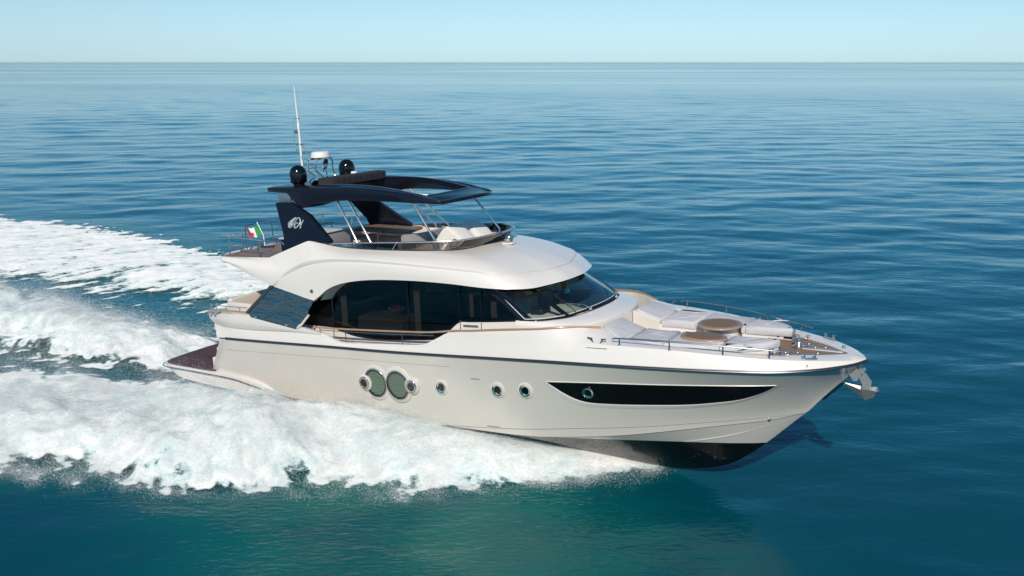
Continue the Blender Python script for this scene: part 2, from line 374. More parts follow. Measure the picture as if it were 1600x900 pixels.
# engine-room vents: two big overlapping discs with a small round light at each end
def grill(mb, x, z, r, off):
    g = []; n = 27
    for k in range(n + 1):
        dz = -r + 2 * r * k / n; w = math.sqrt(max(r * r - dz * dz, 1e-4)); o = off + (.018 if k % 2 else -.012)
        g.append([hsurf(x + w * q, z + dz * 1.1 + .06 * w * q, o) for q in np.linspace(-1, 1, 9)])
    mb.grid(g)
for s_i in (0, 1):
    sgn = np.array([1, -1 if s_i else 1, 1])
    def B2(nm, m, par, fn, **k):
        mb = MB(); fn(mb); mb.v = [v * sgn for v in mb.v]; return mb.build(nm, m, par, **k)
    ev = B2('engine_vent', M['rimw'], Y, lambda mb: (ring(mb, 9.99, 1.17, .385, .50, .03, .012, zr=1.12), ring(mb, 10.81, 1.212, .395, .51, .05, .014, zr=1.12)), smooth=60)
    for (x, z, o) in ((9.99, 1.17, .012), (10.81, 1.212, .03)):
        B2('vent_ring', M['gloss'], ev, lambda mb: ring(mb, x, z, .335, .385, o + .028, o + .028, base=0, zr=1.12), smooth=60)
        B2('vent_ring', M['chrome'], ev, lambda mb: ring(mb, x, z, .385, .415, o + .040, o + .03, base=0, zr=1.12), smooth=60)
        B2('vent_grille', M['grille'], ev, lambda mb: grill(mb, x, z, .35, o + .006), smooth=20)
    for (x, z) in ((9.60, 1.138), (11.32, 1.248)):
        B2('vent_light_surround', M['rimw'], ev, lambda mb: ring(mb, x, z, .16, .235, .085, .062, base=-.01), smooth=60)
        B2('vent_light_frame', M['chrome'], ev, lambda mb: (ring(mb, x, z, .12, .165, .105, .095), ring(mb, x, z, .168, .185, .100, .092)), smooth=60)
        B2('vent_light_pane', M['gloss'], ev, lambda mb: disk(mb, x, z, .135, .088))
mb = MB(); mb.lathe([(0, .05), (.03, .04), (.045, 0)], hsurf(20.79, .982, 0), 12, Matrix.Rotation(R(90), 3, 'X')); mb.build('hull_fitting', M['chrome'], Y)
# bow thruster mouth near the forefoot
for sg in (1, -1):
    mb = MB(); c = Vector((18.85, -sg * .42, -.32)); g = []
    for i in range(25):
        a = 2 * math.pi * i / 24; g.append([(c.x + r * math.cos(a), c.y - sg * h + sg * .30 * r * math.sin(a) * -1, c.z + r * math.sin(a)) for r, h in ((.11, .0), (.13, .05), (.16, .0))])
    mb.grid(g); mb.build('bow_thruster', M['black'], Y)

# ------------------------------------------------------------------ swim platform
top = [(0.0, 0.0), (.02, -1.2), (.10, -2.0), (.22, -2.35), (.5, -2.52), (1.2, -2.56), (2.55, -2.56), (3.9, -2.60), (4.8, -2.63), (5.3, -2.60), (5.78, -2.50)]
zt = [.56, .56, .56, .56, .56, .56, .565, .60, .54, .44, .27]; zb_ = [.30, .29, .27, .25, .2, .12, .06, .05, .08, .13, .18]
TP = crs([(x, y, z) for (x, y), z in zip(top, zt)], 60); BP = crs([(max(x, .0) + .45 * max(0, 1 - x / 2), y * .97, z) for (x, y), z in zip(top, zb_)], 60)
mb = MB(); g = []
for a, b in zip(TP, BP): g.append([a * .4 + b * .6 * 0 + np.array([2.0, 0, .555]) * 0 + a * .6, a * .85 + b * .15 + [0, -.02, 0], a * .5 + b * .5 + [0, -.015, 0], b])
g = np.array(g); mb.grid(g); mb.grid(mir(g), True)
In = np.array([(max(p[0], 0), p[1] * .0, p[2]) for p in BP]); gi = np.stack([BP, In], 1); mb.grid(gi); mb.grid(mir(gi), True)
tp = TP[:38]; inn = np.array([(p[0], 0, .56) for p in tp]); gi = np.stack([tp, inn], 1); mb.grid(gi); mb.grid(mir(gi), True)
rest = TP[37:]; gi = np.array([[p, (p[0], -(hullY(max(p[0], 2.4), .45) - .06), min(p[2] + .03, .6))] for p in rest]); mb.grid(gi); mb.grid(mir(gi), True)
plat = mb.build('swim_platform', M['white'], Y, 40)
mb = MB(); tk = [(p[0] * .985 + .06, p[1] * .972, .568) for p in TP[:32]] + [(2.62, 0, .568)]
tk = [(p[0], p[1], .568) for p in tk]; full = tk[:-1] + [(2.7, -2.50, .568), (2.9, -2.46, .568), (2.9, -2.2, .568)] ; full = [(x, y, z) for x, y, z in full] + [(x, -y, z) for x, y, z in full[::-1]]
mb.prism(full, [(x, y, z + .012) for x, y, z in full]); mb.build('platform_deck', M['dteak'], plat)
mb = MB(); P = crs([(.0, -.4, .50), (.02, -1.3, .50), (.06, -2.05, .50), (.2, -2.43, .49), (.6, -2.60, .49), (1.5, -2.62, .50), (2.8, -2.635, .50), (3.9, -2.66, .49), (4.6, -2.67, .41), (5.15, -2.64, .32)], 50)
mb.tube(P, .022, 6); mb.tube(mir(P), .022, 6); mb.build('platform_strip', M['railm'], plat)
mb = MB(); mb.box((1.5, -.2, .60), (.9, 2.2, .03), bev=.01); mb.build('platform_hatch', M['dteak'], plat)
for sy in (-1, 1):     # stairs up to the cockpit
    for k in range(4):
        mb = MB(); mb.box((2.65 + .26 * k, sy * 1.85, .75 + .38 * k), (.34, .7, .38), bev=.03); mb.build('transom_step', M['cream'], Y)
mb = MB(); mb.box((2.9, 0, 1.45), (.5, 2.9, 1.8), bev=.1); mb.build('transom_locker', M['white'], Y)

# ------------------------------------------------------------------ bulwark and gunwale
ST = [ # mid (x,y,z), top (x,y,z)
 ((3.18, 2.50, 2.10), (3.02, 2.50, 2.56)), ((4.2, 2.68, 2.22), (3.9, 2.62, 2.66)), ((5.1, 2.71, 2.27), (5.1, 2.66, 2.75)), ((6.4, 2.74, 2.35), (6.4, 2.69, 2.66)),
 ((7.2, 2.76, 2.40), (7.2, 2.72, 2.58)), ((8.1, 2.77, 2.42), (8.1, 2.74, 2.48)), ((8.5, 2.77, 2.32), (8.5, 2.74, 2.36)), ((8.95, 2.78, 2.24), (8.95, 2.75, 2.29)), ((10.4, 2.78, 2.34), (10.4, 2.75, 2.40)),
 ((11.6, 2.77, 2.43), (11.6, 2.74, 2.50)), ((11.95, 2.76, 2.5), (11.95, 2.74, 2.58)), ((12.35, 2.75, 2.62), (12.35, 2.73, 2.78)), ((12.7, 2.74, 2.72), (12.7, 2.72, 2.95)), ((13.2, 2.72, 2.80), (13.2, 2.71, 3.03)),
 ((14.3, 2.68, 2.90), (14.3, 2.66, 3.15)), ((15.3, 2.60, 2.95), (15.3, 2.56, 3.25)), ((15.9, 2.52, 2.98), (15.9, 2.38, 3.30)), ((16.4, 2.47, 3.00), (16.4, 2.06, 3.31)),
 ((16.9, 2.41, 3.02), (16.85, 1.76, 3.26)), ((17.5, 2.33, 3.02), (17.45, 1.86, 3.07)), ((18.8, 2.08, 2.99), (18.75, 1.80, 3.00)), ((20.05, 1.78, 2.91), (20.0, 1.52, 2.93)),
 ((21.05, 1.46, 2.85), (20.95, 1.20, 2.87)), ((21.94, 1.04, 2.81), (21.75, .76, 2.84)), ((22.5, .64, 2.77), (22.2, .42, 2.81)), ((22.82, .28, 2.735), (22.46, .16, 2.80)), ((22.96, 0, 2.72), (22.56, 0, 2.80))]
nU = 150
midc = crs([a for a, b in ST], nU); topc2 = crs([b for a, b in ST], nU)
xs_r = crs([(a[0] if a[0] > 3.3 else 3.3, 0) for a, b in ST], nU)[:, 0]
rubc = np.array([(min(x, 22.975), float(rub_y(x)), float(rub_z(x)) + .02) for x in xs_r]); rubc[-1] = (22.98, 0, 2.67)
g = []
for a, b, c in zip(rubc, midc, topc2):
    n = c - b; h = np.array([0, -1, 0])
    inner = c + np.array([0, -.09 if c[1] > .3 else -.3 * c[1], 0]); floor_ = inner.copy(); floor_[2] = 2.0 if c[0] < 16.9 else c[2] - .12
    m1 = a * .5 + b * .5 + [0, .012, 0]; m2 = b * .55 + c * .45 + [0, .010, .014]
    g.append([a * [1, -1, 1], m1 * [1, -1, 1], b * [1, -1, 1], m2 * [1, -1, 1], c * [1, -1, 1], (inner + [0, 0, -.004]) * [1, -1, 1], floor_ * [1, -1, 1]])
g = np.array(g); mb = MB(); mb.grid(g); mb.grid(mir(g), True)
bul = mb.build('bulwark', M['white'], Y, 32)
# upper, overhanging part of the aft bulwark is a proud cream moulding
for o in dual(lambda mb: mb.slab(loft([[(3.28, -2.50, 2.16), (4.2, -2.71, 2.25), (5.1, -2.75, 2.29), (6.4, -2.775, 2.375), (7.2, -2.785, 2.42), (8.05, -2.79, 2.445)],
      [(3.0, -2.54, 2.40), (4.1, -2.75, 2.45), (5.1, -2.80, 2.50), (6.4, -2.81, 2.50), (7.2, -2.80, 2.49), (8.08, -2.795, 2.455)],
      [(2.95, -2.53, 2.58), (3.9, -2.70, 2.68), (5.1, -2.76, 2.76), (6.4, -2.775, 2.675), (7.2, -2.785, 2.60), (8.1, -2.79, 2.495)]], 40, 10), (0, .07, 0)), 'aft_coaming', M['rimw'], Y): pass
mb = MB(); g = np.array([[(2.95, y, 2.58), (2.98, y, 2.40), (3.25, y, 2.16), (3.3, y, 1.72)] for y in np.linspace(-2.5, 2.5, 9)]); mb.grid(g); mb.build('aft_fascia', M['cream'], Y)
# decks
def deck(name, m, P, th=.05, parent=Y):
    P = np.asarray(P, float); full = np.vstack([P, mir(P)[::-1]]); mb = MB(); mb.prism(full - [0, 0, th], full); return mb.build(name, m, parent)
deck('side_deck', M['teak'], [(3.4, -2.5, 2.02), (5, -2.6, 2.04), (9, -2.66, 2.08), (13, -2.6, 2.2), (15.3, -2.45, 2.35), (17.0, -2.2, 2.5)])
# foredeck aisle floor and teak foredeck
deck('foredeck_floor', M['cream'], [(16.4, -1.9, 2.62), (19, -1.7, 2.66), (20.9, -1.2, 2.72)])
deck('foredeck', M['teak'], [(20.55, -1.30, 2.80), (20.95, -1.19, 2.805), (21.75, -.76, 2.80), (22.2, -.42, 2.79), (22.46, -.16, 2.785), (22.52, -.03, 2.785)], .06)
mb = MB(); mb.box((21.85, 0, 2.805), (1.15, .10, .02), bev=.005); mb.build('anchor_channel', M['rimw'], Y)
# wooden cap along the bulwark, carried over the opening as a handrail
for o in dual(lambda mb: mb.tube(crs([(7.75, -2.70, 2.62), (8.6, -2.73, 2.665), (10.4, -2.74, 2.78), (12.0, -2.73, 2.90), (12.9, -2.715, 3.03), (13.4, -2.70, 3.075), (14.3, -2.655, 3.185), (15.3, -2.55, 3.275), (15.9, -2.37, 3.33), (16.4, -2.05, 3.33), (16.82, -1.77, 3.285)], 60), .028, 8), 'cap_rail', M['wood'], Y):
    s = 1 if o.data.vertices[0].co.y < 0 else -1
    mb = MB()
    for x, z0 in ((8.0, 2.45), (8.55, 2.30), (9.0, 2.24), (11.1, 2.42)):
        zt_ = float(np.interp(x, [7.75, 8.6, 10.4, 12], [2.62, 2.665, 2.78, 2.9])); mb.tube([(x, -s * 2.72, z0), (x, -s * 2.72, zt_)], .014, 6)
    P = [(8.0, -s * 2.72, 2.56), (9, -s * 2.73, 2.61), (10.4, -s * 2.735, 2.70), (12.2, -s * 2.73, 2.83)]; mb.tube(P, .012, 6)
    mb.build('rail_stanchion', M['railm'], o)
for s in (1, -1):
    mb = MB(); P = crs([(3.0, -s * 2.45, 2.72), (3.25, -s * 2.6, 2.73), (3.9, -s * 2.66, 2.76), (4.95, -s * 2.70, 2.80)], 20); g = []
    for p in P: g.append([p + [0, .05, 0], p + [0, .05, .03], p + [0, -.05, .03], p + [0, -.05, 0], p + [0, .05, 0]])
    mb.grid(np.array(g)); aft = mb.build('aft_cap_rail', M['wood'], Y)
    mb = MB(); mb.tube(P + [0, 0, .16], .014, 6)
    for i in (0, 5, 9, 13, 17): mb.tube([P[i], P[i] + [0, 0, .16]], .014, 6)
    mb.build('aft_guard_rail', M['chrome'], aft)
    mb = MB(); mb.prism([(3.0, -s * 2.58, 2.58), (3.55, -s * 2.69, 2.64), (3.65, -s * 2.69, 2.72), (2.98, -s * 2.56, 2.70)], [(3.0, -s * 2.50, 2.58), (3.55, -s * 2.6, 2.64), (3.65, -s * 2.6, 2.72), (2.98, -s * 2.48, 2.70)])
    for x in (3.15, 3.4): mb.lathe([(.04, -.02), (.03, .06), (.05, .09), (0, .10)], (x, -s * 2.62, 2.62), 10, Matrix.Rotation(R(90 * s), 3, 'X'))
    mb.build('mooring_fitting', M['chrome'], Y)
# cockpit sofa
mb = MB(); mb.box((3.75, 0, 2.30), (.75, 3.9, .45), bev=.08); mb.box((3.42, 0, 2.72), (.22, 4.1, .55), ry=-.12, bev=.08)
for sy in (-1, 1): mb.box((3.95, sy * 2.05, 2.62), (1.1, .22, .6), bev=.08)
mb.build('cockpit_sofa', M['padw'], Y)

# ------------------------------------------------------------------ flybridge body (superstructure roof with overhang)
E = [(3.35, 0, 4.24), (3.38, 1.3, 4.25), (3.5, 2.1, 4.29), (3.85, 2.5, 4.34), (4.4, 2.6, 4.27), (5.24, 2.62, 3.97), (5.9, 2.62, 3.785), (6.09, 2.62, 3.73), (6.96, 2.62, 3.56), (7.69, 2.62, 3.41), (7.76, 2.62, 3.42), (7.98, 2.62, 3.56), (8.41, 2.62, 3.84), (9.04, 2.62, 4.05), (10.02, 2.61, 4.20), (11.39, 2.57, 4.27), (12.6, 2.50, 4.26), (13.6, 2.38, 4.20), (14.2, 2.22, 4.17), (14.58, 2.0, 4.16), (14.75, 1.82, 4.155), (14.87, 1.60, 4.15), (15.06, 1.0, 4.16), (15.18, .5, 4.17), (15.2, 0, 4.17)]
Cc = [(3.22, 0, 4.34), (3.25, 1.3, 4.35), (3.38, 2.12, 4.38), (3.75, 2.52, 4.42), (4.4, 2.60, 4.40), (5.4, 2.62, 4.30), (5.95, 2.625, 4.25), (6.3, 2.63, 4.22), (6.98, 2.64, 4.32), (7.5, 2.64, 4.50), (7.7, 2.64, 4.55), (7.95, 2.64, 4.60), (8.4, 2.63, 4.66), (9.1, 2.62, 4.70), (10.0, 2.60, 4.72), (11.3, 2.54, 4.70), (12.4, 2.45, 4.66), (13.3, 2.30, 4.60), (13.85, 2.12, 4.55), (14.12, 1.93, 4.52), (14.27, 1.77, 4.50), (14.37, 1.58, 4.485), (14.6, .95, 4.46), (14.76, .5, 4.45), (14.78, 0, 4.45)]
T = [(3.15, 0, 4.47), (3.18, 1.25, 4.47), (3.32, 2.0, 4.47), (3.7, 2.36, 4.48), (4.4, 2.38, 4.50), (5.2, 2.36, 4.53), (5.74, 2.345, 4.555), (5.88, 2.34, 4.60), (6.35, 2.32, 4.77), (6.9, 2.27, 4.975), (7.24, 2.21, 5.10), (7.36, 2.19, 5.115), (7.8, 2.12, 5.05), (8.6, 2.05, 4.96), (9.6, 2.02, 4.95), (10.6, 1.98, 4.97), (11.3, 1.88, 4.98), (11.8, 1.68, 4.98), (12.02, 1.53, 4.97), (12.12, 1.43, 4.97), (12.20, 1.28, 4.97), (12.38, .8, 4.98), (12.48, .5, 4.99), (12.5, .25, 5.0), (12.5, 0, 5.0)]
def blend(a, b, t, bulge): 
    a = np.array(a); b = np.array(b); m = a * (1 - t) + b * t; return m + bulge
rows = [E]
EC = []
for e, c in zip(E, Cc): EC.append(blend(e, c, .5, np.array([.03 if e[0] > 14.5 or e[0] < 3.4 else 0, .03 if 3.6 < e[0] < 14.7 else 0, 0])))
CT = []; CT2 = []
for c, t in zip(Cc, T):
    f = min(1, max(0, (c[0] - 12.5) / 1.5)); CT.append(blend(c, t, .33, np.array([0, 0, .05 + .05 * f]))); CT2.append(blend(c, t, .68, np.array([0, 0, .03 + .06 * f])))
rows = [E, EC, Cc, CT, CT2, T]; rows = [both(r) for r in rows]
G = loft(rows, 240, 22)
mb = MB(); mb.grid(G)
# lip rolling under to the soffit
e = G[:, 0]; inw = e.copy(); cy = np.sign(e[:, 1]) * np.minimum(.14, np.abs(e[:, 1])); inw[:, 1] -= cy; inw[:, 0] += np.where(e[:, 0] > 14, -.12, np.where(e[:, 0] < 4, .1, 0)); inw2 = inw.copy(); inw2[:, 2] = np.maximum(inw[:, 2], 4.13)
cen = inw2.copy(); cen[:, 1] = 0; cen[:, 2] = 4.15
mb.grid(np.stack([e, inw, inw2, cen], 1), True)
fly = mb.build('flybridge_body', M['white'], Y, 38)
# groove following the crease
mb = MB(); Pg = crs([(6.18, 2.64, 3.80), (6.54, 2.645, 4.05), (7.05, 2.65, 4.33), (7.6, 2.655, 4.54)] + Cc[12:], 120)
Nf = both(Pg); gr = []
for p in Nf:
    s = -1 if p[1] < 0 else 1; w = .05 if p[0] < 9.5 else max(.022, .05 - .012 * (p[0] - 9.5))
    out = np.array([.6 if p[0] > 14.2 else 0, s * (1 if p[0] < 14.4 else .5), 0])
    gr.append([p + out * .010 + [0, 0, -w], p + out * .014, p + out * .002 + [0, 0, w]])
mb.grid(np.array(gr)); mb.build('side_groove', M['groove'], fly)
for s in (1, -1):
    mb = MB(); mb.lathe([(0, .03), (.05, .028), (.07, 0)], (7.72, -s * 2.64, 3.70), 14, Matrix.Rotation(R(90 * s), 3, 'X')); mb.build('side_light_rim', M['chrome'], fly)
    mb = MB(); mb.lathe([(0, .045), (.04, .035), (.045, 0)], (7.72, -s * 2.64, 3.70), 12, Matrix.Rotation(R(90 * s), 3, 'X')); mb.build('side_light_lens', mat('teal_lens', (.0, .12, .14), .1, coat=1.), fly)
# fly floor, coaming liner
deck('flybridge_floor', M['teak'], [(3.2, 0, 4.42), (3.25, -1.3, 4.42), (3.4, -2.0, 4.42), (3.75, -2.28, 4.42), (6.0, -2.26, 4.42), (9, -1.98, 4.42), (11.3, -1.8, 4.42), (12.1, -1.3, 4.42), (12.4, -.5, 4.42), (12.44, 0, 4.42)][1:], .06, fly)
Ti = crs(T[6:], 110); lin = []
for p in both(Ti):
    q = p.copy(); q[1] -= math.copysign(min(.10, abs(p[1])), p[1]) if p[1] else 0; q[0] -= .08 if p[0] > 12.2 else 0; r = q.copy(); r[2] = 4.42; lin.append([p, q + [0, 0, -.01], r])
mb = MB(); mb.grid(np.array(lin)); mb.build('coaming_liner', M['padw'], fly)
# smoked wrap-round screen on the coaming
Bs = [(7.9, 2.09, 5.02), (8.6, 2.05, 4.965), (9.6, 2.02, 4.955), (10.6, 1.98, 4.975), (11.3, 1.88, 4.985), (11.8, 1.68, 4.985), (12.1, 1.45, 4.975), (12.3, 1.15, 4.975), (12.42, .8, 4.985), (12.5, .25, 5.005), (12.5, 0, 5.005)]
Tp = [(7.9, 2.06, 5.035), (8.6, 2.03, 5.10), (9.6, 2.03, 5.16), (10.6, 2.00, 5.21), (11.4, 1.92, 5.25), (11.9, 1.74, 5.26), (12.25, 1.50, 5.265), (12.5, 1.2, 5.28), (12.68, .8, 5.30), (12.78, .3, 5.31), (12.8, 0, 5.31)]
Sg = loft([both(Bs), both(Tp)], 130, 5); mb = MB(); mb.slab(Sg, (0, 0, .004)); scr = mb.build('flybridge_screen', M['smoke'], Y, 50)
mb = MB(); mb.tube(Sg[:, -1], .020, 8); mb.build('screen_rim', M['chrome'], scr)
mb = MB(); mb.tube(Sg[:, 0] + [0, 0, .008], .014, 6); mb.build('screen_base', M['rubber'], scr)
for s in (1, -1):
    for xb, xt, yb, yt, zb2, zt2 in ((10.35, 10.55, 2.0, 2.02, 4.97, 5.20), (12.1, 12.42, 1.42, 1.33, 4.99, 5.27)): mb = MB(); mb.tube([(xb, -s * yb, zb2), (xt, -s * yt, zt2)], .014, 6); mb.build('screen_joint', M['steel'], scr)
# searchlight on the hood
mb = MB(); mb.box((12.95, .15, 4.98), (.34, .26, .05), bev=.02); mb.build('searchlight_base', M['white'], Y)
mb = MB(); mb.lathe([(0, -.13), (.08, -.11), (.125, -.04), (.13, .06), (.12, .08), (0, .085)], (12.95, .15, 5.13), 20, Matrix.Rotation(R(90), 3, 'Y')); mb.tube([(12.95, .15, 5.0), (12.95, .15, 5.08)], .03); sl = mb.build('searchlight', M['chrome'], Y)

# ------------------------------------------------------------------ deckhouse
gl_low = [(7.98, 2.50), (8.2, 2.44), (8.5, 2.38), (9.0, 2.32), (9.9, 2.33), (10.8, 2.42), (11.65, 2.51), (11.9, 2.60), (12.2, 2.77), (12.62, 3.10), (13.0, 3.15), (13.7, 3.22), (14.75, 3.34)]
gl_up = [(7.98, 3.34), (8.12, 3.50), (8.32, 3.66), (8.75, 3.90), (9.2, 4.03), (9.9, 4.10), (10.8, 4.13), (11.6, 4.14), (12.2, 4.14), (12.6, 4.14), (13.1, 4.14), (13.45, 4.12), (14.75, 3.36)]
gy = lambda x, z: 2.12 - .05 * (z - 2.4)
def sidegrid(lo, up, n, off=0.):
    a = np.array([[x, 0, z] for x, z in lo]); b = np.array([[x, 0, z] for x, z in up]); A = crs(a, n); Bq = crs(b, n); g = []
    for p, q in zip(A, Bq):
        row = []
        for t in np.linspace(0, 1, 6):
            r = p * (1 - t) + q * t; row.append((r[0], -(gy(r[0], r[2]) + off), r[2]))
        g.append(row)
    return np.array(g)
for s in (1, -1):
    mb = MB(); g = sidegrid(gl_low, gl_up, 70); mb.grid(g * [1, s, 1]); sg = mb.build('side_window', M['tint'], Y)
    mb = MB(); rimP = [(*p,) for p in g[:, 0]] + [(*p,) for p in g[:, -1][::-1]] ; rimP = np.array(rimP + [rimP[0]]) * [1, s, 1]; mb.tube(rimP, .022, 5); mb.build('window_frame', M['navy'], sg)
    for x, z0, z1 in ((10.88, 2.45, 4.12), (12.68, 3.12, 4.12), (13.38, 3.2, 4.1)): mb = MB(); mb.box((x, -s * (gy(x, 3.3) + .004), (z0 + z1) / 2), (.03 if x > 11 else .05, .02, z1 - z0)); mb.build('window_joint', M['gloss'], sg)
    # dark forward corner behind the diagonal A pillar
    mb = MB(); P = [(13.45, 4.13), (13.75, 4.13), (15.0, 3.38), (14.70, 3.33)]; mb.prism([(x, -s * (gy(x, z) + .012), z) for x, z in P], [(x, -s * (gy(x, z) - .03), z) for x, z in P]); mb.build('corner_pillar', M['navy'], sg)
    # white lower wall
    lo = [(6.2, 2.0), (7.4, 2.0), (8.0, 2.0), (9, 2.0), (10, 2.0), (11, 2.0), (11.8, 2.02), (12.4, 2.05), (12.7, 2.1), (13.4, 2.15), (14.0, 2.2), (15.1, 2.3)]
    up = [(6.2, 2.46), (7.4, 2.48), (8.0, 2.49), (8.6, 2.37), (9.9, 2.32), (10.8, 2.41), (11.65, 2.51), (12.2, 2.77), (12.62, 3.10), (13.2, 3.16), (13.9, 3.24), (15.1, 3.37)]
    a = np.array([(x, -s * 2.10, z) for x, z in lo]); b = np.array([(x, -s * gy(x, z), z) for x, z in up]); mb = MB()
    mb.grid(np.stack([a, b], 1)); mb.build('deckhouse_wall', M['white'], Y)
    mb = MB(); P = [(6.1, 2.46), (8.0, 2.46), (8.0, 3.36), (8.35, 3.70), (8.6, 4.14), (6.1, 4.14)]; mb.prism([(x, -s * 2.06, z) for x, z in P], [(x, -s * 2.02, z) for x, z in P]); mb.build('aft_side_panel', M['gloss'], Y)
    mb = MB(); Pq = crs([(7.98, 0, 3.34), (8.12, 0, 3.50), (8.32, 0, 3.68), (8.75, 0, 3.92), (9.2, 0, 4.05), (9.7, 0, 4.10)], 16)
    mb.grid(np.array([[(p[0] - .02, -s * (gy(p[0], p[2]) + .0), p[2] + .03), (p[0] - .12, -s * 2.45, p[2] + .06)] for p in Pq])); mb.build('arch_lining', M['cream'], Y)
    # door handle recess
    mb = MB(); mb.box((13.02, -s * 2.105, 3.03), (.5, .02, .06), ry=-.06, bev=.015); mb.build('door_handle', M['chrome'], Y)
    for x in (12.68, 13.38): mb = MB(); mb.box((x, -s * 2.112, 2.95), (.012, .02, .42)); mb.build('door_seam', M['seam_shadow'], Y)
mb = MB(); mb.box((6.15, 0, 3.3), (.06, 4.1, 1.66)); mb.build('cockpit_door', M['gloss'], Y)
mb = MB(); mb.box((10.9, 0, 2.30), (9.3, 4.1, .05)); mb.build('saloon_floor', M['floor'], Y)
# windscreen
W0 = [(14.66, 2.12, 3.33), (15.1, 2.06, 3.36), (15.45, 1.86, 3.39), (15.75, 1.5, 3.42), (15.95, .85, 3.455), (16.05, 0, 3.475)]
W1 = [(13.65, 2.04, 4.10), (14.05, 1.95, 4.10), (14.35, 1.74, 4.08), (14.62, 1.44, 4.07), (14.88, .8, 4.12), (14.98, 0, 4.13)]
Gw = loft([both(W0), both(W1)], 161, 21)
def sub(i0, i1, j0, j1): return Gw[i0:i1 + 1, j0:j1 + 1]
mb = MB()
for a in ((0, 160, 0, 1), (0, 160, 19, 20), (0, 5, 1, 19), (155, 160, 1, 19), (46, 50, 1, 19), (110, 114, 1, 19)): mb.slab(sub(*a), (-.02, 0, -.02))
wsf = mb.build('windscreen', M['navy'], Y)
for a in ((5, 46, 1, 19), (50, 110, 1, 19), (114, 155, 1, 19)):
    mb = MB(); mb.grid(sub(*a)); wp = mb.build('windscreen_pane', M['clear'], wsf)
    gg = sub(*a); loop = [p for p in gg[:, 0]] + [p for p in gg[-1, 1:]] + [p for p in gg[::-1][1:, -1]] + [p for p in gg[0, ::-1][1:]]
    g0 = sub(*a); k0 = {5: (g0[0, ::-1], g0[:, 0]), 50: (g0[:, 0],), 114: (g0[:, 0], g0[-1])}[a[0]]
    for pth in k0:
        mb = MB(); mb.tube([np.array(p) + [.010, 0, .010] for p in pth], .014, 5); mb.build('pane_trim', M['rimw'], wsf)
# wipers
for s, px in ((-1, 16.02), (1, 16.02)):
    wb = Vector((px + .02, s * .80, 3.47)); mb = MB(); mb.lathe([(0, .09), (.04, .08), (.05, 0)], wb, 12); w = mb.build('windscreen_wiper', M['chrome'], Y)
    tip = Vector((15.50, s * 1.28, 3.70)); mb = MB(); mb.tube([wb + Vector((0, 0, .06)), wb + Vector((-.15, s * .15, .16)), tip], .016, 6); mb.build('wiper_arm', M['chrome'], w)
    mb = MB(); d = Vector((-.42, -s * .0, .26)); mb.tube([tip - d * .8 + Vector((.02, 0, .02)), tip + d * .8 + Vector((.02, 0, .02))], .014, 5); mb.build('wiper_blade', M['rubber'], w)
# coachroof cowl under the windscreen
K1 = [(14.5, 2.13, 3.32), (15.15, 2.10, 3.345), (15.55, 1.93, 3.375), (15.9, 1.55, 3.40), (16.12, .88, 3.43), (16.22, 0, 3.45)]
K2 = [(14.5, 2.17, 3.22), (15.25, 2.16, 3.25), (15.8, 2.0, 3.29), (16.2, 1.62, 3.32), (16.5, .95, 3.34), (16.6, 0, 3.35)]
K3 = [(14.5, 2.18, 3.12), (15.3, 2.18, 3.14), (15.87, 2.03, 3.16), (16.29, 1.66, 3.18), (16.6, .97, 3.2), (16.7, 0, 3.2)]
K4 = [(14.5, 2.18, 2.1), (15.3, 2.18, 2.1), (15.85, 2.0, 2.2), (16.27, 1.63, 2.4), (16.57, .95, 2.5), (16.67, 0, 2.5)]
K0 = [(p[0] - .1, p[1] * .97, p[2] + .0) for p in K1]
mb = MB(); mb.grid(loft([both(k) for k in (K0, K1, K2, K3, K4)], 90, 26)); mb.build('coachroof', M['white'], Y, 60)
# saloon and helm furniture seen through the glass
def blk(name, m, c, d, par=Y, **k):
    mb = MB(); mb.box(c, d, **k); return mb.build(name, m, par)
blk('dashboard', M['padw'], (15.0, 0, 3.18), (1.5, 3.3, .28), bev=.08, ry=-.06); blk('chart_screen', M['gloss'], (14.45, .6, 3.45), (.06, .8, .32), bev=.02, ry=-.4)
for yy in (.1, .95): 
    blk('helm_chair', M['padw'], (13.5, yy, 3.05), (.55, .6, .9), bev=.12); blk('helm_chair', M['padw'], (13.3, yy, 3.65), (.2, .58, .65), bev=.08)
blk('instrument_hood', M['blackin'], (14.75, .7, 3.40), (.55, 1.1, .22), bev=.08); blk('instrument_hood', M['blackin'], (14.6, -1.0, 3.36), (.4, .5, .2), bev=.05)
for yy in (-1.0, .15, 1.2): blk('pillar_reflection_panel', M['curtain_refl'], (14.25, yy, 3.93), (.34, .62, .03), ry=.5, bev=.01)  # pale panels added to stand in for reflections of the interior pillars
blk('saloon_sofa', M['saloon'], (10.2, 1.3, 2.65), (2.6, .9, .6), bev=.1); blk('saloon_sofa', M['saloon'], (9.6, -1.55, 2.62), (1.7, .75, .55), bev=.1)
blk('saloon_table', M['wood'], (9.6, -.5, 2.8), (1.4, .8, .06), bev=.02); blk('galley_cabinet', M['wood'], (12.2, 1.5, 2.85), (1.2, .8, 1.1), bev=.03)
for s in (1, -1):
    for x, w, z0, z1 in ((8.35, .22, 2.55, 3.6), (11.12, .2, 2.55, 4.0), (13.0, .12, 3.25, 3.95), (13.72, .18, 3.3, 3.75)):
        blk('curtain', M['curtain_refl'], (x, -s * 1.98, (z0 + z1) / 2), (w, .04, z1 - z0), bev=.01)
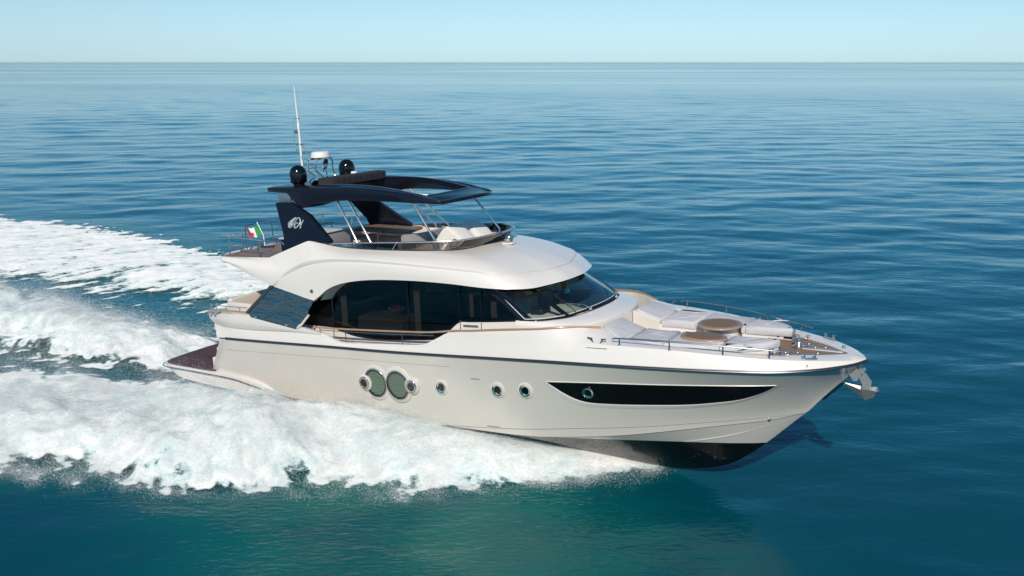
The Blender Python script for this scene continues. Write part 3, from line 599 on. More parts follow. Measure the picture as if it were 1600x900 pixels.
# aft wing glass
for s in (1, -1):
    P = [(6.12, 2.60, 3.76), (4.98, 2.70, 2.80), (5.2, 2.81, 2.72), (7.1, 2.82, 2.52), (7.30, 2.78, 2.68), (7.76, 2.62, 3.42), (6.9, 2.61, 3.60)]
    mb = MB(); mb.prism([(x, -s * y, z) for x, y, z in P], [(x, -s * (y - .03), z) for x, y, z in P]); wg = mb.build('wing_panel', M['wing'], Y)
    mb = MB(); mb.prism([(6.16, -s * 2.63, 3.77), (5.0, -s * 2.74, 2.79), (4.86, -s * 2.70, 2.82), (6.02, -s * 2.60, 3.80)], [(6.16, -s * 2.57, 3.77), (5.0, -s * 2.64, 2.79), (4.86, -s * 2.60, 2.82), (6.02, -s * 2.54, 3.80)]); mb.build('panel_frame', M['rubm'], wg)
    mb = MB(); mb.tube([(7.25, -s * 2.78, 2.60), (7.60, -s * 2.72, 2.98)], .035, 6); mb.tube([(7.18, -s * 2.80, 2.56), (7.3, -s * 2.80, 2.66)], .045, 6); mb.build('panel_edge', M['cream'], wg)
    mb = MB()
    for x, z in ((5.45, 2.74), (6.75, 2.62)): mb.box((x, -s * 2.83, z), (.12, .03, .06), bev=.01)
    mb.build('panel_clamp', M['chrome'], wg)
# ------------------------------------------------------------------ hardtop
# plan outline (outer), heights of the top skin and of the lower edge
HO = [(4.95, 0, 6.62, 6.46), (4.96, .9, 6.61, 6.46), (4.98, 1.34, 6.60, 6.46), (5.08, 1.44, 6.60, 6.46), (5.75, 1.52, 6.61, 6.44), (6.3, 1.58, 6.62, 6.16), (6.62, 1.62, 6.625, 6.02), (7.1, 1.65, 6.65, 6.15), (8.3, 1.68, 6.66, 6.30), (9.6, 1.64, 6.61, 6.31), (10.8, 1.52, 6.48, 6.27), (11.55, 1.36, 6.38, 6.25), (11.72, 1.22, 6.34, 6.24), (11.95, .8, 6.38, 6.28), (12.08, .4, 6.40, 6.30), (12.12, 0, 6.41, 6.31)]
HI = [(6.95, 0), (6.95, .4), (6.95, .8), (6.97, 1.15), (7.05, 1.24), (7.3, 1.30), (7.9, 1.31), (8.6, 1.31), (9.3, 1.29), (10.0, 1.25), (10.6, 1.19), (10.95, 1.10), (11.08, .98), (11.14, .6), (11.16, .3), (11.16, 0)]
def camber(x, y): return float(np.interp(x, [5, 7, 8.3, 9.6, 11, 12.1], [6.68, 6.76, 6.79, 6.73, 6.50, 6.40])) - .05 * (y / 1.5) ** 2 * .9
o_t = np.array([(x, y, zt) for x, y, zt, zb in HO]); o_b = np.array([(x, y * .985, zb) for x, y, zt, zb in HO])
o_m = np.array([(x + (.02 if x > 11.9 else 0), y * 1.012, zt * .45 + zb * .55) for x, y, zt, zb in HO])
i_t = np.array([(x, y, camber(x, y) - .02) for x, y in HI]); i_m = np.array([((x * .6 + a[0] * .4), (y * .6 + a[1] * .4), 0) for (x, y), a in zip(HI, HO)])
for p in i_m: p[2] = camber(p[0], p[1]) - .025
i_m2 = np.array([((x * .22 + a[0] * .78), (y * .22 + a[1] * .78), 0) for (x, y), a in zip(HI, HO)])
for p, a in zip(i_m2, HO): p[2] = a[2] + .035 * (1 if a[0] < 11 else .25)
i_b = i_t - [0, 0, .16]; b_m = np.array([((x * .5 + a[0] * .5), (y * .5 + a[1] * .5), a[3] + (.09 if a[0] < 11 else .02)) for (x, y), a in zip(HI, HO)])
for q, p in zip(i_b, i_t):
    q[2] = p[2] - .16
Hg = loft([both(r) for r in (i_t, i_m, i_m2, o_t)], 180, 14)
Hg2 = np.array([crs(both(r), 180) for r in (o_t, o_m, o_b, b_m, i_b, i_t)]).transpose(1, 0, 2)
mb = MB(); mb.grid(Hg); mb.grid(Hg2); ht = mb.build('hardtop', M['navy'], Y, 28)
mb = MB(); mb.tube(crs(both(i_t), 120) + [0, 0, .012], .012, 6); mb.build('opening_rail', M['steel'], ht)
# folded canvas roof
mb = MB(); g = []
for y in np.linspace(-1.22, 1.28, 60):
    ripple = .012 * math.sin(y * 23) + .008 * math.sin(y * 61 + 1); e = max(0, (abs(y - .03) - 1.05)) * .5
    g.append([(6.98, y, 6.68), (6.98 + .3 * ripple, y, 6.86 + ripple), (7.02, y, 6.90 + ripple * .6), (7.3, y, 6.935 + ripple * .3), (7.58, y, 6.93 - ripple * .2), (7.62, y, 6.89), (7.60, y, 6.68)])
g = np.array(g); mb.grid(g)
for r in (g[0], g[-1]): mb.add(r, [tuple(range(7))])
cv = mb.build('folded_canvas', M['canvas'], ht, 50)
mb = MB()
for s in (-1, 1):
    g = []
    for i in range(14):
        a = i / 13; g.append([(6.66 + .05 * math.sin(i * 2.1), s * (.75 + .5 * a), 6.69), (6.80 + .06 * math.sin(i * 1.1), s * (.75 + .5 * a), 6.78 + .06 * abs(math.sin(i * 1.3))), (7.04, s * (.75 + .5 * a), 6.84)])
    mb.grid(np.array(g))
mb.build('canvas_fold', M['canvas'], cv)
# arch legs
for s in (1, -1):
    A = [(5.46, 1.60, 6.15), (6.14, 1.62, 6.18), (7.0, 1.74, 5.82), (8.05, 2.02, 5.10), (7.9, 2.04, 5.02), (7.25, 2.13, 5.04), (6.75, 2.17, 4.86), (6.25, 2.18, 4.66), (6.12, 2.02, 5.22)]
    mb = MB(); mb.prism([(x, -s * y, z) for x, y, z in A], [(x + .02, -s * (y - .14), z) for x, y, z in A]); leg = mb.build('arch_leg', M['navy'], Y, 30, bevel=.015)
    mb = MB(); mb.tube([(6.14, -s * 2.04, 5.235), (7.0, -s * 2.065, 5.12), (7.95, -s * 2.045, 5.07)], .012, 5); mb.build('leg_seam', M['gloss'], leg)
    mb = MB(); mb.box((5.80, -s * 1.50, 6.30), (.50, .10, .34), bev=.02); mb.build('leg_bracket', M['steel'], leg)
    if True:
        # silver monogram: strokes in the plane of the leg (u along x, v up)
        def LP(u, v, off=.012):
            x = 6.21 + u * .60; z = 5.47 + v * .30; t = (z - 5.22) / (6.18 - 5.22); yy = 2.02 + (1.60 - 2.02) * t + (x - 6.12) * .0
            return (x, -s * (np.interp(z, [5.1, 5.82, 6.18], [2.045, 1.735, 1.60]) + .0 + off), z)
        def leg_y(x, z):
            # plane through three outline points of the outer face
            p0, p1, p2 = np.array(A[0]), np.array(A[8]), np.array(A[3]); n = np.cross(p1 - p0, p2 - p0); return p0[1] - (n[0] * (x - p0[0]) + n[2] * (z - p0[2])) / n[1]
        strokes = [[(.0, .25), (.10, .55), (.42, 1.0)], [(.06, .05), (.22, .6), (.5, .98)], [(.06, .05), (.18, .0), (.3, .18), (.55, .9)], [(.30, .12), (.2, .5)],
                   [(.55, .9), (.66, 1.0), (.80, .62), (.9, .3)], [(.68, .42), (.58, .52), (.46, .3), (.5, .02), (.62, .05), (.76, .35), (.80, .6)], [(.9, .0), (.9, .35), (1.0, .85)], [(.9, .4), (.78, .8), (.72, .95)], [(.42, 1.0), (.28, .55), (.12, .1)]]
        mb = MB()
        for st in strokes:
            P = crs([(u, v, 0) for u, v in st], 14); Q = []
            for u, v, _ in P:
                u = u if s > 0 else 1 - u
                x = 6.23 + u * .58; z = 5.46 + v * .30 - u * .03; Q.append((x, -s * (leg_y(x, z) + .012), z))
            mb.tube(Q, .026, 6)
        mb.build('emblem', M['silver'], leg)
# stainless struts
SP = [((7.95, 1.50, 6.30), (9.05, 1.93, 4.99)), ((8.40, 1.50, 6.31), (9.60, 1.94, 4.97)), ((10.75, 1.45, 6.30), (11.72, 1.62, 5.02))]
for s in (1, -1):
    for a, b in SP:
        mb = MB(); mb.tube([(a[0], -s * a[1], a[2]), (b[0] - .02, -s * b[1], b[2] + .12), (b[0], -s * b[1], b[2])], .034, 10); mb.lathe([(.06, 0), (.06, .02), (.04, .03)], (b[0], -s * b[1], b[2] - .01), 12)
        mb.build('hardtop_strut', M['chrome'], Y)
mb = MB()
# satellite domes
for s in (-1, 1):
    r = .27; prof = [(0, .56)] + [(r * math.sin(a), .29 + r * math.cos(a)) for a in np.linspace(.12, math.pi / 2, 12)] + [(r, .10), (r * .97, .04), (r * .8, .0), (r * .55, -.02), (.14, -.10)]
    mb = MB(); mb.lathe(prof, (6.09, s * 1.13, 6.74), 32); d = mb.build('satellite_dome', M['dome'], Y, 60)
    mb = MB(); mb.lathe([(.19, .05), (.17, -.0), (.16, -.10)], (6.09, s * 1.13, 6.69), 24); mb.build('dome_foot', M['navy'], d)
# radar on its steel frame
RX, RZ = 6.03, 7.44
mb = MB(); mb.lathe([(0, .19), (.24, .188), (.285, .17), (.31, .05), (.31, .01), (.28, -.01), (0, -.01)], (RX, 0, RZ), 36); rad = mb.build('radar_dome', M['plastic'], Y, 50)
mb = MB()
for sy in (-1, 1):
    for dx in (-.20, .13):
        P = [(RX + dx * .4, sy * .10, RZ - .03), (RX + dx, sy * .30, RZ - .04), (RX + dx, sy * .38, RZ - .10), (RX + dx, sy * .38, RZ - .40), (RX + dx + .12, sy * .30, RZ - .52), (RX + dx + .16, sy * .28, RZ - .62), (RX + dx - .02, sy * .34, RZ - .70), (RX + dx - .02, sy * .34, RZ - .80)]
        mb.tube(crs(P, 26), .026, 8)
mb.box((RX, 0, RZ - .03), (.4, .4, .03)); mb.tube([(RX - .2, -.38, RZ - .32), (RX - .2, .38, RZ - .32)], .014, 6)
mb.build('radar_frame', M['chrome'], Y)
mb = MB(); mb.lathe([(0, .06), (.07, .05), (.09, 0), (.06, -.08), (0, -.10)], (6.2, .0, 7.17), 16, Matrix.Rotation(R(75), 3, 'Y')); mb.tube([(6.1, 0, 7.0), (6.15, 0, 7.12)], .02); mb.build('deck_spotlight', M['chrome'], Y)
mb = MB(); mb.lathe([(0, .14), (.06, .12), (.085, 0), (.06, -.12), (0, -.14)], (6.14, .08, 7.26), 16, Matrix.Rotation(R(20), 3, 'Y')); mb.build('horn_pod', M['dome'], Y)
mb = MB(); mb.lathe([(0, .07), (.10, .06), (.11, 0)], (6.6, .9, 6.86), 16); mb.build('antenna_puck', M['plastic'], Y)
# antenna mast
mb = MB(); mb.tube([(5.2, 0, 6.60), (5.18, 0, 7.9), (5.17, 0, 8.5), (5.14, 0, 9.1), (5.12, 0, 9.72)], [.038, .036, .03, .022, .012], 8)
mb.lathe([(.04, 0), (.04, .16), (.03, .18)], (5.17, 0, 8.36), 10); mast = mb.build('antenna_mast', M['plastic'], Y)
mb = MB(); mb.box((5.17, 0, 7.86), (.30, .06, .03)); mb.box((5.14, 0, 8.69), (.16, .04, .03)); mb.box((5.08, 0, 8.26), (.14, .08, .10), bev=.02); mb.build('mast_bracket', M['railm'], mast)
mb = MB(); mb.tube([(5.22, 0, 7.86), (5.62, 0, 7.40)], .016, 6); mb.tube([(4.97, 0, 8.66), (4.95, 0, 7.95), (5.10, 0, 7.62), (5.6, -.1, 6.85)], .014, 6); mb.tube([(5.15, 0, 7.6), (5.9, 0, 6.86)], .012, 6); mb.tube([(4.97, 0, 8.30), (5.14, 0, 8.30)], .012, 5)
mb.lathe([(0, .03), (.04, 0), (0, -.03)], (5.0, 0, 7.68), 8); mb.build('mast_stay', M['chrome'], mast)

# ------------------------------------------------------------------ flybridge furniture
FZ = 4.45
def sofa(name, parts, m, par=Y):
    mb = MB()
    for p in parts: mb.box(*p[:2], bev=p[2] if len(p) > 2 else .06, rz=p[3] if len(p) > 3 else 0, ry=p[4] if len(p) > 4 else 0)
    return mb.build(name, m, par)
sofa('lounge_sofa', [((8.1, 1.45, 4.62), (3.0, .72, .34)), ((6.75, .95, 4.62), (.75, 1.2, .34))], M['padw'])
sofa('sofa_backrest', [((8.1, 1.82, 4.86), (3.1, .18, .34)), ((6.42, .9, 4.86), (.18, 1.5, .40))], M['padw'])
wb = sofa('wet_bar', [((6.55, -.55, 4.80), (.8, 1.35, .72), .04)], M['seatg']); sofa('bar_counter', [((6.5, -.50, 5.19), (.98, 1.6, .06), .02)], M['rimw'], wb)
mb = MB(); mb.tube(crs([(6.15, -1.2, 5.2), (6.15, -1.2, 5.32), (6.15, .1, 5.32), (6.15, .1, 5.2)], 16), .015, 6); mb.build('counter_rail', M['railm'], wb)
sofa('aft_lounge', [((7.25, -1.35, 4.64), (1.4, .8, .38))], M['seatg'])
sofa('starboard_bench', [((9.3, -1.35, 4.64), (1.5, .75, .38))], M['padw'])
tb = MB(); TO = [(6.95, .30), (8.95, .12), (9.15, .5), (8.95, 1.33), (7.0, 1.42), (6.78, .9)]; tb.prism([(x, y, 5.05) for x, y in TO], [(x, y, 5.12) for x, y in TO])
tbo = tb.build('flybridge_table', M['table'], Y, bevel=.01)
mb = MB()
for x in (7.6, 8.5): mb.tube([(x, .7, FZ), (x, .7, 5.06)], .035, 10); mb.lathe([(.12, .0), (.12, .02), (.04, .03)], (x, .7, FZ - .01), 14)
mb.build('table_leg', M['chrome'], tbo)
# forward bench behind the helm, its backrest curved
g = []
for a in np.linspace(-1, 1, 24):
    y = .75 + a * 1.05; x = 9.75 - .28 * abs(a) ** 3; g.append([(x - .10, y, 4.45), (x - .13, y, 5.05), (x - .05, y, 5.12), (x + .05, y, 5.10), (x + .10, y, 4.45)])
mb = MB(); g = np.array(g); mb.grid(g); mb.add(g[0], [(0, 1, 2, 3, 4)]); mb.add(g[-1], [(0, 1, 2, 3, 4)]); bk = mb.build('forward_backrest', M['seatg'], Y, 50)
sofa('forward_seat', [((10.15, .75, 4.66), (.65, 2.0, .40)), ((9.3, .75, 4.66), (.6, 1.7, .36))], M['padw'], bk)
# three covered helm seats
for y, w in ((.02, .80), (.98, .80)):
    P = [(10.72, 4.50), (10.72, 5.1), (10.98, 5.42), (11.10, 5.46), (11.40, 5.28), (11.85, 4.88), (11.85, 4.50)]; mb = MB(); g = []
    for k, q in enumerate(np.linspace(-1, 1, 9)):
        sh = 1 - .06 * abs(q) ** 4; g.append([(11.1 + (x - 11.1) * sh, y + q * w / 2, 4.5 + (z - 4.5) * sh + (.015 if k % 2 else 0)) for x, z in P])
    g = np.array(g); mb.grid(g); mb.add(g[0], [tuple(range(7))]); mb.add(g[-1], [tuple(range(7))]); mb.build('helm_seat', M['seatw'], Y, 40)
blk('helm_console', M['navy'], (12.0, -.5, 4.72), (.5, 1.3, .5), bev=.08)
mb = MB(); P = [(11.72 + .0, -.85 + .19 * math.cos(a), 4.98 + .19 * math.sin(a)) for a in np.linspace(0, 2 * math.pi, 25)]; mb.tube(P, .016, 6, cap=False); mb.tube([(11.72, -1.03, 4.98), (11.72, -.67, 4.98)], .012); mb.build('steering_wheel', M['rubber'], Y)
# aft flybridge rails
def rail(name, pts, posts, r=.018, z0=FZ, mids=(), m='chrome', n=50, smooth=True):
    P = crs(pts, n) if smooth else np.array(pts, float); mb = MB(); mb.tube(P, r, 7)
    for dz in mids: mb.tube(P - [0, 0, dz], r * .75, 6)
    for q in posts: mb.tube([(q[0], q[1], z0), q], r * .95, 6)
    return mb.build(name, M[m], Y)
rail('aft_flybridge_rail', [(6.1, 2.05, 5.28), (5.0, 2.1, 5.28), (3.95, 2.08, 5.27), (3.5, 1.8, 5.26), (3.36, 1.2, 5.26), (3.34, .2, 5.26), (3.34, -1.0, 5.26)], [(5.3, 2.09, 5.28), (3.95, 2.08, 5.27), (3.36, 1.2, 5.26), (3.34, .2, 5.26), (3.34, -1.0, 5.26)], mids=(.28, .56), r=.02)
rail('aft_flybridge_rail', [(3.46, -1.25, 5.05), (3.5, -1.75, 5.07), (3.75, -2.1, 5.09), (4.4, -2.2, 5.08), (5.4, -2.2, 5.05)], [(3.46, -1.25, 5.05), (3.75, -2.1, 5.09), (5.25, -2.2, 5.05)], mids=(.38,), r=.02)
mb = MB(); mb.tube(crs([(4.4, -1.5, 4.45), (4.4, -1.5, 4.80), (4.6, -1.5, 4.88), (5.6, -1.5, 4.9), (5.8, -1.5, 4.8), (5.8, -1.5, 4.5)], 30), .018, 6); mb.tube([(5.0, -1.9, 4.50), (5.9, -1.9, 4.50), (6.1, -1.95, 4.62), (6.1, -1.95, 4.85), (5.95, -1.93, 4.96), (5.0, -1.9, 4.98)], .018, 6); mb.tube([(6.1, -1.95, 4.68), (6.9, -1.9, 4.66)], .014, 6); mb.tube([(6.1, -1.95, 4.84), (6.9, -1.9, 4.82)], .014, 6); mb.build('stair_rail', M['chrome'], Y)
blk('dark_cabinet', M['navy'], (6.3, -1.35, 4.74), (1.1, .9, .60), bev=.03)
mb = MB(); mb.box((6.25, -1.35, 5.06), (1.15, .95, .03), bev=.01); mb.tube([(6.15, -1.83, 5.06), (6.6, -1.86, 4.60)], .022, 6); mb.build('cabinet_trim', M['rimw'], Y)

# ------------------------------------------------------------------ foredeck lounge
def cushion(mb, outline, thick, zf, r=.06, res=None):
    """outline (n,2) ccw, zf(x,y) top height; rounded top edge, soft crown"""
    O = np.array(outline, float); n = len(O); c = O.mean(0)
    nr = []
    for i in range(n):
        t = O[(i + 1) % n] - O[i - 1]; nr.append(np.array([t[1], -t[0]]) / max(np.hypot(*t), 1e-6))
    nr = np.array(nr)
    area = .5 * sum(O[i][0] * O[(i + 1) % n][1] - O[(i + 1) % n][0] * O[i][1] for i in range(n))
    if area < 0: nr = -nr
    rings = []
    for ins, dz in ((0.02, -thick), (0, -thick + .03), (0, -r), (r * .3, -r * .3), (r, 0), (r * 2.2, .008)):
        rings.append([(p[0] - q[0] * ins, p[1] - q[1] * ins, zf(p[0], p[1]) + dz) for p, q in zip(O, nr)])
    mb.grid(np.array(rings).transpose(1, 0, 2), wrap=True); top = rings[-1]
    mb.add(top, [tuple(range(n))]); mb.add(rings[0], [tuple(range(n))[::-1]])
def dens(P, n): return crs(P, n, False)
zpad = lambda x, y: float(np.interp(x, [16.8, 17.5, 19, 21], [3.28, 3.05, 3.06, 3.12]))
for s in (1, -1):
    tc = (19.25, .62 if s < 0 else .62)    # table notch
    arc = [(tc[0] + .50 * math.cos(a), (tc[1] - .12) + .34 * math.sin(a)) for a in np.linspace(math.pi, 0, 11)] if s < 0 else [(tc[0] + .5 - .1 * k, .5) for k in range(11)][::-1]
    O1 = [(17.52, .50), (17.52, 1.78), (17.9, 1.79), (18.38, 1.76), (18.42, 1.75), (18.42, .50)]
    inner = lambda x: .50
    outer = sfun([17.5, 18.8, 20, 20.6, 20.9, 21.08], [1.79, 1.72, 1.45, 1.20, .95, .6])
    def strip(x0, x1, arcp=None):
        P = [(x, float(outer(x))) for x in np.linspace(x0, x1, 10)]; Q = [(x, .5) for x in np.linspace(x1, x0, 10)]
        if arcp: Q = arcp
        return P + Q
    base = MB(); full = [(x, float(outer(x)) - .03) for x in np.linspace(16.95, 21.04, 26)] + [(21.04, .54)] + [(tc[0] + .56, .54)] + [(x, y + .05) for x, y in arc[::-1]] + [(tc[0] - .56, .54)] + [(16.95, .54)]
    # base moulding
    bb = [(x, -s * y, 2.62 if x < 20.6 else 2.80) for x, y in full]; tt = [(x, -s * y, zpad(x, y) - .20) for x, y in full]
    base.prism(bb, tt); lb = base.build('sunpad_base', M['white'], Y, 30, bevel=.02)
    nA = arc
    pads = [strip(17.54, 18.5, [(18.5, .5), (18.2, .5), (17.9, .5), (17.54, .5)]),
            strip(18.52, 19.85, [(19.85, .50)] + [(x, y) for x, y in nA[::-1]] + [(18.65, .5), (18.52, .5)]),
            strip(19.87, 21.07, [(21.05, .5), (20.6, .48), (20.2, .48), (19.87, .5)])]
    for k, P in enumerate(pads):
        mb = MB(); cushion(mb, [(x, -s * y) for x, y in P], .20, zpad); cu = mb.build('sunpad_cushion', M['pad'], lb, 50)
        mb = MB(); x0 = [17.75, 18.75, 20.1][k]
        # soft puckers pressed into the fabric
        for q in range(4):
            yy = [.75, .98, 1.22, 1.42][q]; l_ = [.5, .3, .55, .25][(q + k) % 4]; mb.tube([(x0 + .08 * q + l_ * t, -s * (yy + .14 * math.sin(2.4 * t + k + 2 * q)), zpad(x0 + .08 * q + l_ * t, 0) + .002) for t in np.linspace(0, 1, 10)], [.004 + .017 * math.sin(math.pi * t) for t in np.linspace(0, 1, 10)], 6)
        mb.build('fabric_crease', M['pad'], cu, 80)
    mb = MB(); cushion(mb, [(x, -s * y) for x, y in [(16.82, .50), (16.80, .9), (16.80, 1.55), (16.86, 1.63), (17.3, 1.80), (17.5, 1.82), (17.52, 1.2), (17.52, .50)]], .12, zpad, .03)
    mb.build('sunpad_backrest', M['pad'], lb, 50)
    mb = MB(); mb.prism([(16.68, -s * .46, 2.62), (16.68, -s * 1.66, 2.62), (17.0, -s * 1.80, 2.62), (17.5, -s * .46, 2.62)], [(16.70, -s * .46, 3.235), (16.70, -s * 1.64, 3.235), (17.1, -s * 1.78, 3.10), (17.47, -s * .46, 3.02)])
    mb.build('backrest_shell', M['cream'], lb, bevel=.02)
    if True:
        mb = MB(); mb.box((20.95, -s * .528, 2.90), (.22, .02, .085), bev=.01); mb.box((20.70, -s * .528, 2.90), (.05, .02, .05), bev=.01); mb.build('locker_latch', M['gloss'], lb)
        mb = MB(); mb.tube([(20.45, -s * .52, 2.815), (21.07, -s * .52, 2.82), (21.10, -s * .9, 2.82)], .018, 6); mb.build('base_trim', M['woodg'], lb)
# two round tables
for (cx, cy, cz, rr, legs) in ((19.20, .42, 3.12, .575, True), (19.28, -.97, 3.125, .60, False)):
    mb = MB(); mb.lathe([(0, .0), (rr - .04, .0), (rr, -.02), (rr, -.045), (rr - .03, -.06), (0, -.06)], (cx, cy, cz), 48); t = mb.build('foredeck_table', M['woodg'], Y, 40)
    mb = MB(); mb.lathe([(0, .004), (rr - .12, .004), (rr - .12, 0)], (cx, cy, cz), 48); mb.build('table_inlay', M['table'], t, 40)
    mb = MB(); mb.lathe([(rr - .02, -.004), (rr + .006, -.022), (rr + .006, -.05)], (cx, cy, cz), 48); mb.build('table_edge', M['wood'], t, 60)
    if not legs: t.scale = (1, .68, 1); t.location = (0, cy * .32, 0)
    if legs:
        for dx in (-.14, .20):
            mb = MB(); mb.tube([(cx + dx, cy - .1, 2.66), (cx + dx, cy - .1, cz - .05)], .035, 10); mb.tube([(cx + dx + .09, cy - .1, 2.66), (cx + dx + .09, cy - .1, cz - .05)], .035, 10); mb.build('table_leg', M['wood'], t)
        mb = MB(); mb.lathe([(.44, -.06), (.46, -.40)], (cx, cy + .12, cz), 30); mb.build('table_well', M['cream'], t)
# bow rails
for s in (1, -1):
    P = [(17.38, 2.27, 3.16), (17.58, 2.28, 3.20), (18.81, 2.07, 3.20), (20.04, 1.75, 3.14), (21.05, 1.40, 3.06), (21.42, 1.22, 3.02)]
    P = [(x, -s * y, z) for x, y, z in P]; mb = MB(); mb.tube(crs(P, 50), .020, 7); br = mb.build('bow_rail', M['railm'], Y)
    for x, y, z, z0 in ((17.58, 2.28, 3.20, 3.02), (18.81, 2.07, 3.20, 2.98), (20.04, 1.75, 3.14, 2.90), (21.05, 1.40, 3.06, 2.84)):
        mb = MB(); mb.tube([(x, -s * y, z0 - .02), (x, -s * y, z)], .018, 7); mb.lathe([(.04, 0), (.035, .012), (.02, .02)], (x, -s * y, z0 - .004), 10); mb.build('rail_post', M['railm'], br)
# cleats: two splayed horns
def cleat(x, y, z, k=1., par=Y, m='railm'):
    mb = MB()
    for d in (-1, 1):
        mb.tube([(x + d * .08 * k, y, z), (x + d * .15 * k, y, z + .10 * k), (x + d * .17 * k, y, z + .13 * k)], .020 * k, 7); mb.tube([(x + d * .12 * k, y, z + .13 * k), (x + d * .26 * k, y, z + .14 * k)], .017 * k, 7)
    mb.box((x, y, z + .005), (.34 * k, .07, .015)); return mb.build('mooring_cleat', M[m], par)
for s in (1, -1): cleat(16.98, -s * 2.33, 3.01); cleat(10.2, -s * 2.66, 2.20, 1.0); cleat(21.25, -s * .82, 2.815, .7, m='chrome')
mb = MB()
for s in (1, -1): mb.tube([(16.75, -s * 2.475, 2.93), (17.3, -s * 2.42, 2.94)], .006, 4); mb.tube([(21.6, -s * 1.20, 2.80), (22.1, -s * .88, 2.78)], .006, 4)
mb.build('gunwale_seam', M['seam_shadow'], bul)
for s in (1, -1):
    x, y, z = 21.88, -s * .98, 2.83; mb = MB(); mb.box((x, y, z + .015), (.36, .10, .03), bev=.012, rz=s * .55)
    for d in (-1, 1): mb.lathe([(.035, 0), (.03, .09), (.045, .11), (0, .125)], (x + d * .11, y + s * d * .065, z + .02), 10)
    mb.build('bow_fairlead', M['chrome'], Y)
for s in (1, -1):
    mb = MB(); mb.lathe([(.07, 0), (.07, .02), (.045, .03), (.045, .17), (.06, .19), (0, .20)], (20.98, -s * .98, 2.81), 14); mb.build('bollard', M['chrome'], Y)
mb = MB(); mb.lathe([(.16, 0), (.16, .03), (.10, .05), (.07, .12), (.11, .20), (.11, .23), (0, .24)], (21.35, .05, 2.81), 20); wl = mb.build('windlass', M['chrome'], Y)
mb = MB(); mb.box((21.62, .02, 2.84), (.34, .12, .06), bev=.02); mb.tube([(21.4, .05, 2.86), (22.3, 0, 2.835)], .018, 6); mb.build('anchor_chain', M['chrome'], wl)
mb = MB()
for x, y in ((21.45, -.42), (21.5, .45), (21.9, -.3), (21.95, .28), (21.2, -.55), (21.75, 0.12)): mb.lathe([(.045, 0), (.04, .012), (0, .014)], (x, y, 2.806), 12)
mb.build('deck_filler', M['steel'], Y)
mb = MB(); mb.lathe([(0, .07), (.04, .06), (.05, 0)], (22.35, .42, 2.80), 10); mb.lathe([(.012, 0), (.015, .02), (0, .03)], (21.9, -1.24, 2.74), 8); mb.build('bow_light', M['chrome'], Y)
# anchor hung under the bow
mb = MB()
for sy in (-1, 1): mb.prism([(x, sy * .10, z) for x, z in ((22.60, 2.30), (22.77, 2.42), (22.92, 2.45), (22.91, 2.36), (22.79, 2.17), (22.71, 2.14))], [(x, sy * .08, z) for x, z in ((22.60, 2.30), (22.77, 2.42), (22.92, 2.45), (22.91, 2.36), (22.79, 2.17), (22.71, 2.14))])
mb.tube([(22.90, -.12, 2.40), (22.90, .12, 2.40)], .05, 10); mb.tube([(22.76, -.11, 2.18), (22.76, .11, 2.18)], .03, 8); mb.tube([(22.35, 0, 2.25), (22.8, 0, 2.38)], .05, 8); ab = mb.build('anchor_bracket', M['galv'], Y)
mb = MB(); S1 = [(22.80, 2.26), (22.89, 2.38), (22.97, 2.34), (23.11, 2.14), (23.06, 1.90), (22.87, 1.92), (22.90, 2.07)]; mb.prism([(x, -.025, z) for x, z in S1], [(x, .025, z) for x, z in S1]); an = mb.build('anchor', M['galv'], Y)
mb = MB()
V = np.array([(22.44, 0, 2.03), (22.88, -.13, 1.94), (23.22, -.16, 1.96), (23.15, 0, 1.76), (22.97, 0, 1.67), (22.88, .13, 1.94), (23.22, .16, 1.96), (22.9, 0, 1.86)])
for dz in (0, ): mb.add(V, [(0, 1, 4), (1, 2, 3, 4), (0, 4, 5), (5, 4, 3, 6)]); mb.add(V + [0, 0, .03], [(0, 4, 1), (1, 4, 3, 2), (0, 5, 4), (5, 6, 3, 4)])
mb.tube([(23.20, -.17, 1.96), (23.27, 0, 1.95), (23.20, .17, 1.96)], .016, 6); mb.build('anchor_fluke', M['galv'], an, 20)

# ------------------------------------------------------------------ things on the yacht that are not part of it
fl = bpy.data.objects.new('flag', None); C.objects.link(fl); fl.matrix_world = YM @ Matrix.Translation((4.2, -1.0, 4.9))
tag(fl, 'small green, white and red flag flying from a staff on the upper deck aft rail', 'flag')
def FO(p): return (p[0] - 4.2, p[1] + 1.0, p[2] - 4.9)
mb = MB(); mb.tube([FO((4.20, -1.0, 4.62)), FO((4.16, -1.0, 4.98)), FO((3.92, -1.0, 5.40))], .016, 6); mb.build('flagstaff', M['plastic'], fl)
P0, P1 = np.array((3.98, -1.0, 5.27)), np.array((4.14, -1.0, 4.98)); 
def cloth(u0, u1):
    g = []
    for u in np.linspace(u0, u1, 12):
        row = []
        for v in np.linspace(0, 1, 9):
            p = P0 * (1 - v) + P1 * v + np.array([-.62 * u, .05 * math.sin(7 * u + 2 * v) * (u + .1), -.10 * u - .05 * u * v + .03 * math.sin(9 * u)]); p[2] -= .05 * math.sin(math.pi * v) * u; row.append(FO(p))
        g.append(row)
    return np.array(g)
for (a, b, m) in ((0, .38, 'green'), (.38, .74, 'wcloth'), (.74, 1.0, 'red')):
    mb = MB(); g = cloth(a, b); mb.slab(g, (0, .004, 0)); mb.build('flag_stripe', M[m], fl, 80)
mb = MB(); g = cloth(.48, .64)[:, 3:6]; mb.slab(g - [0, .007, 0], (0, .003, 0)); mb.build('flag_badge', M['red'], fl, 80)
bo = bpy.data.objects.new('fruit_bowl', None); C.objects.link(bo); bo.matrix_world = YM @ Matrix.Translation((9.75, -1.25, 2.93))
tag(bo, 'pale bowl of red fruit on the saloon table behind the tinted side window', 'bowl')
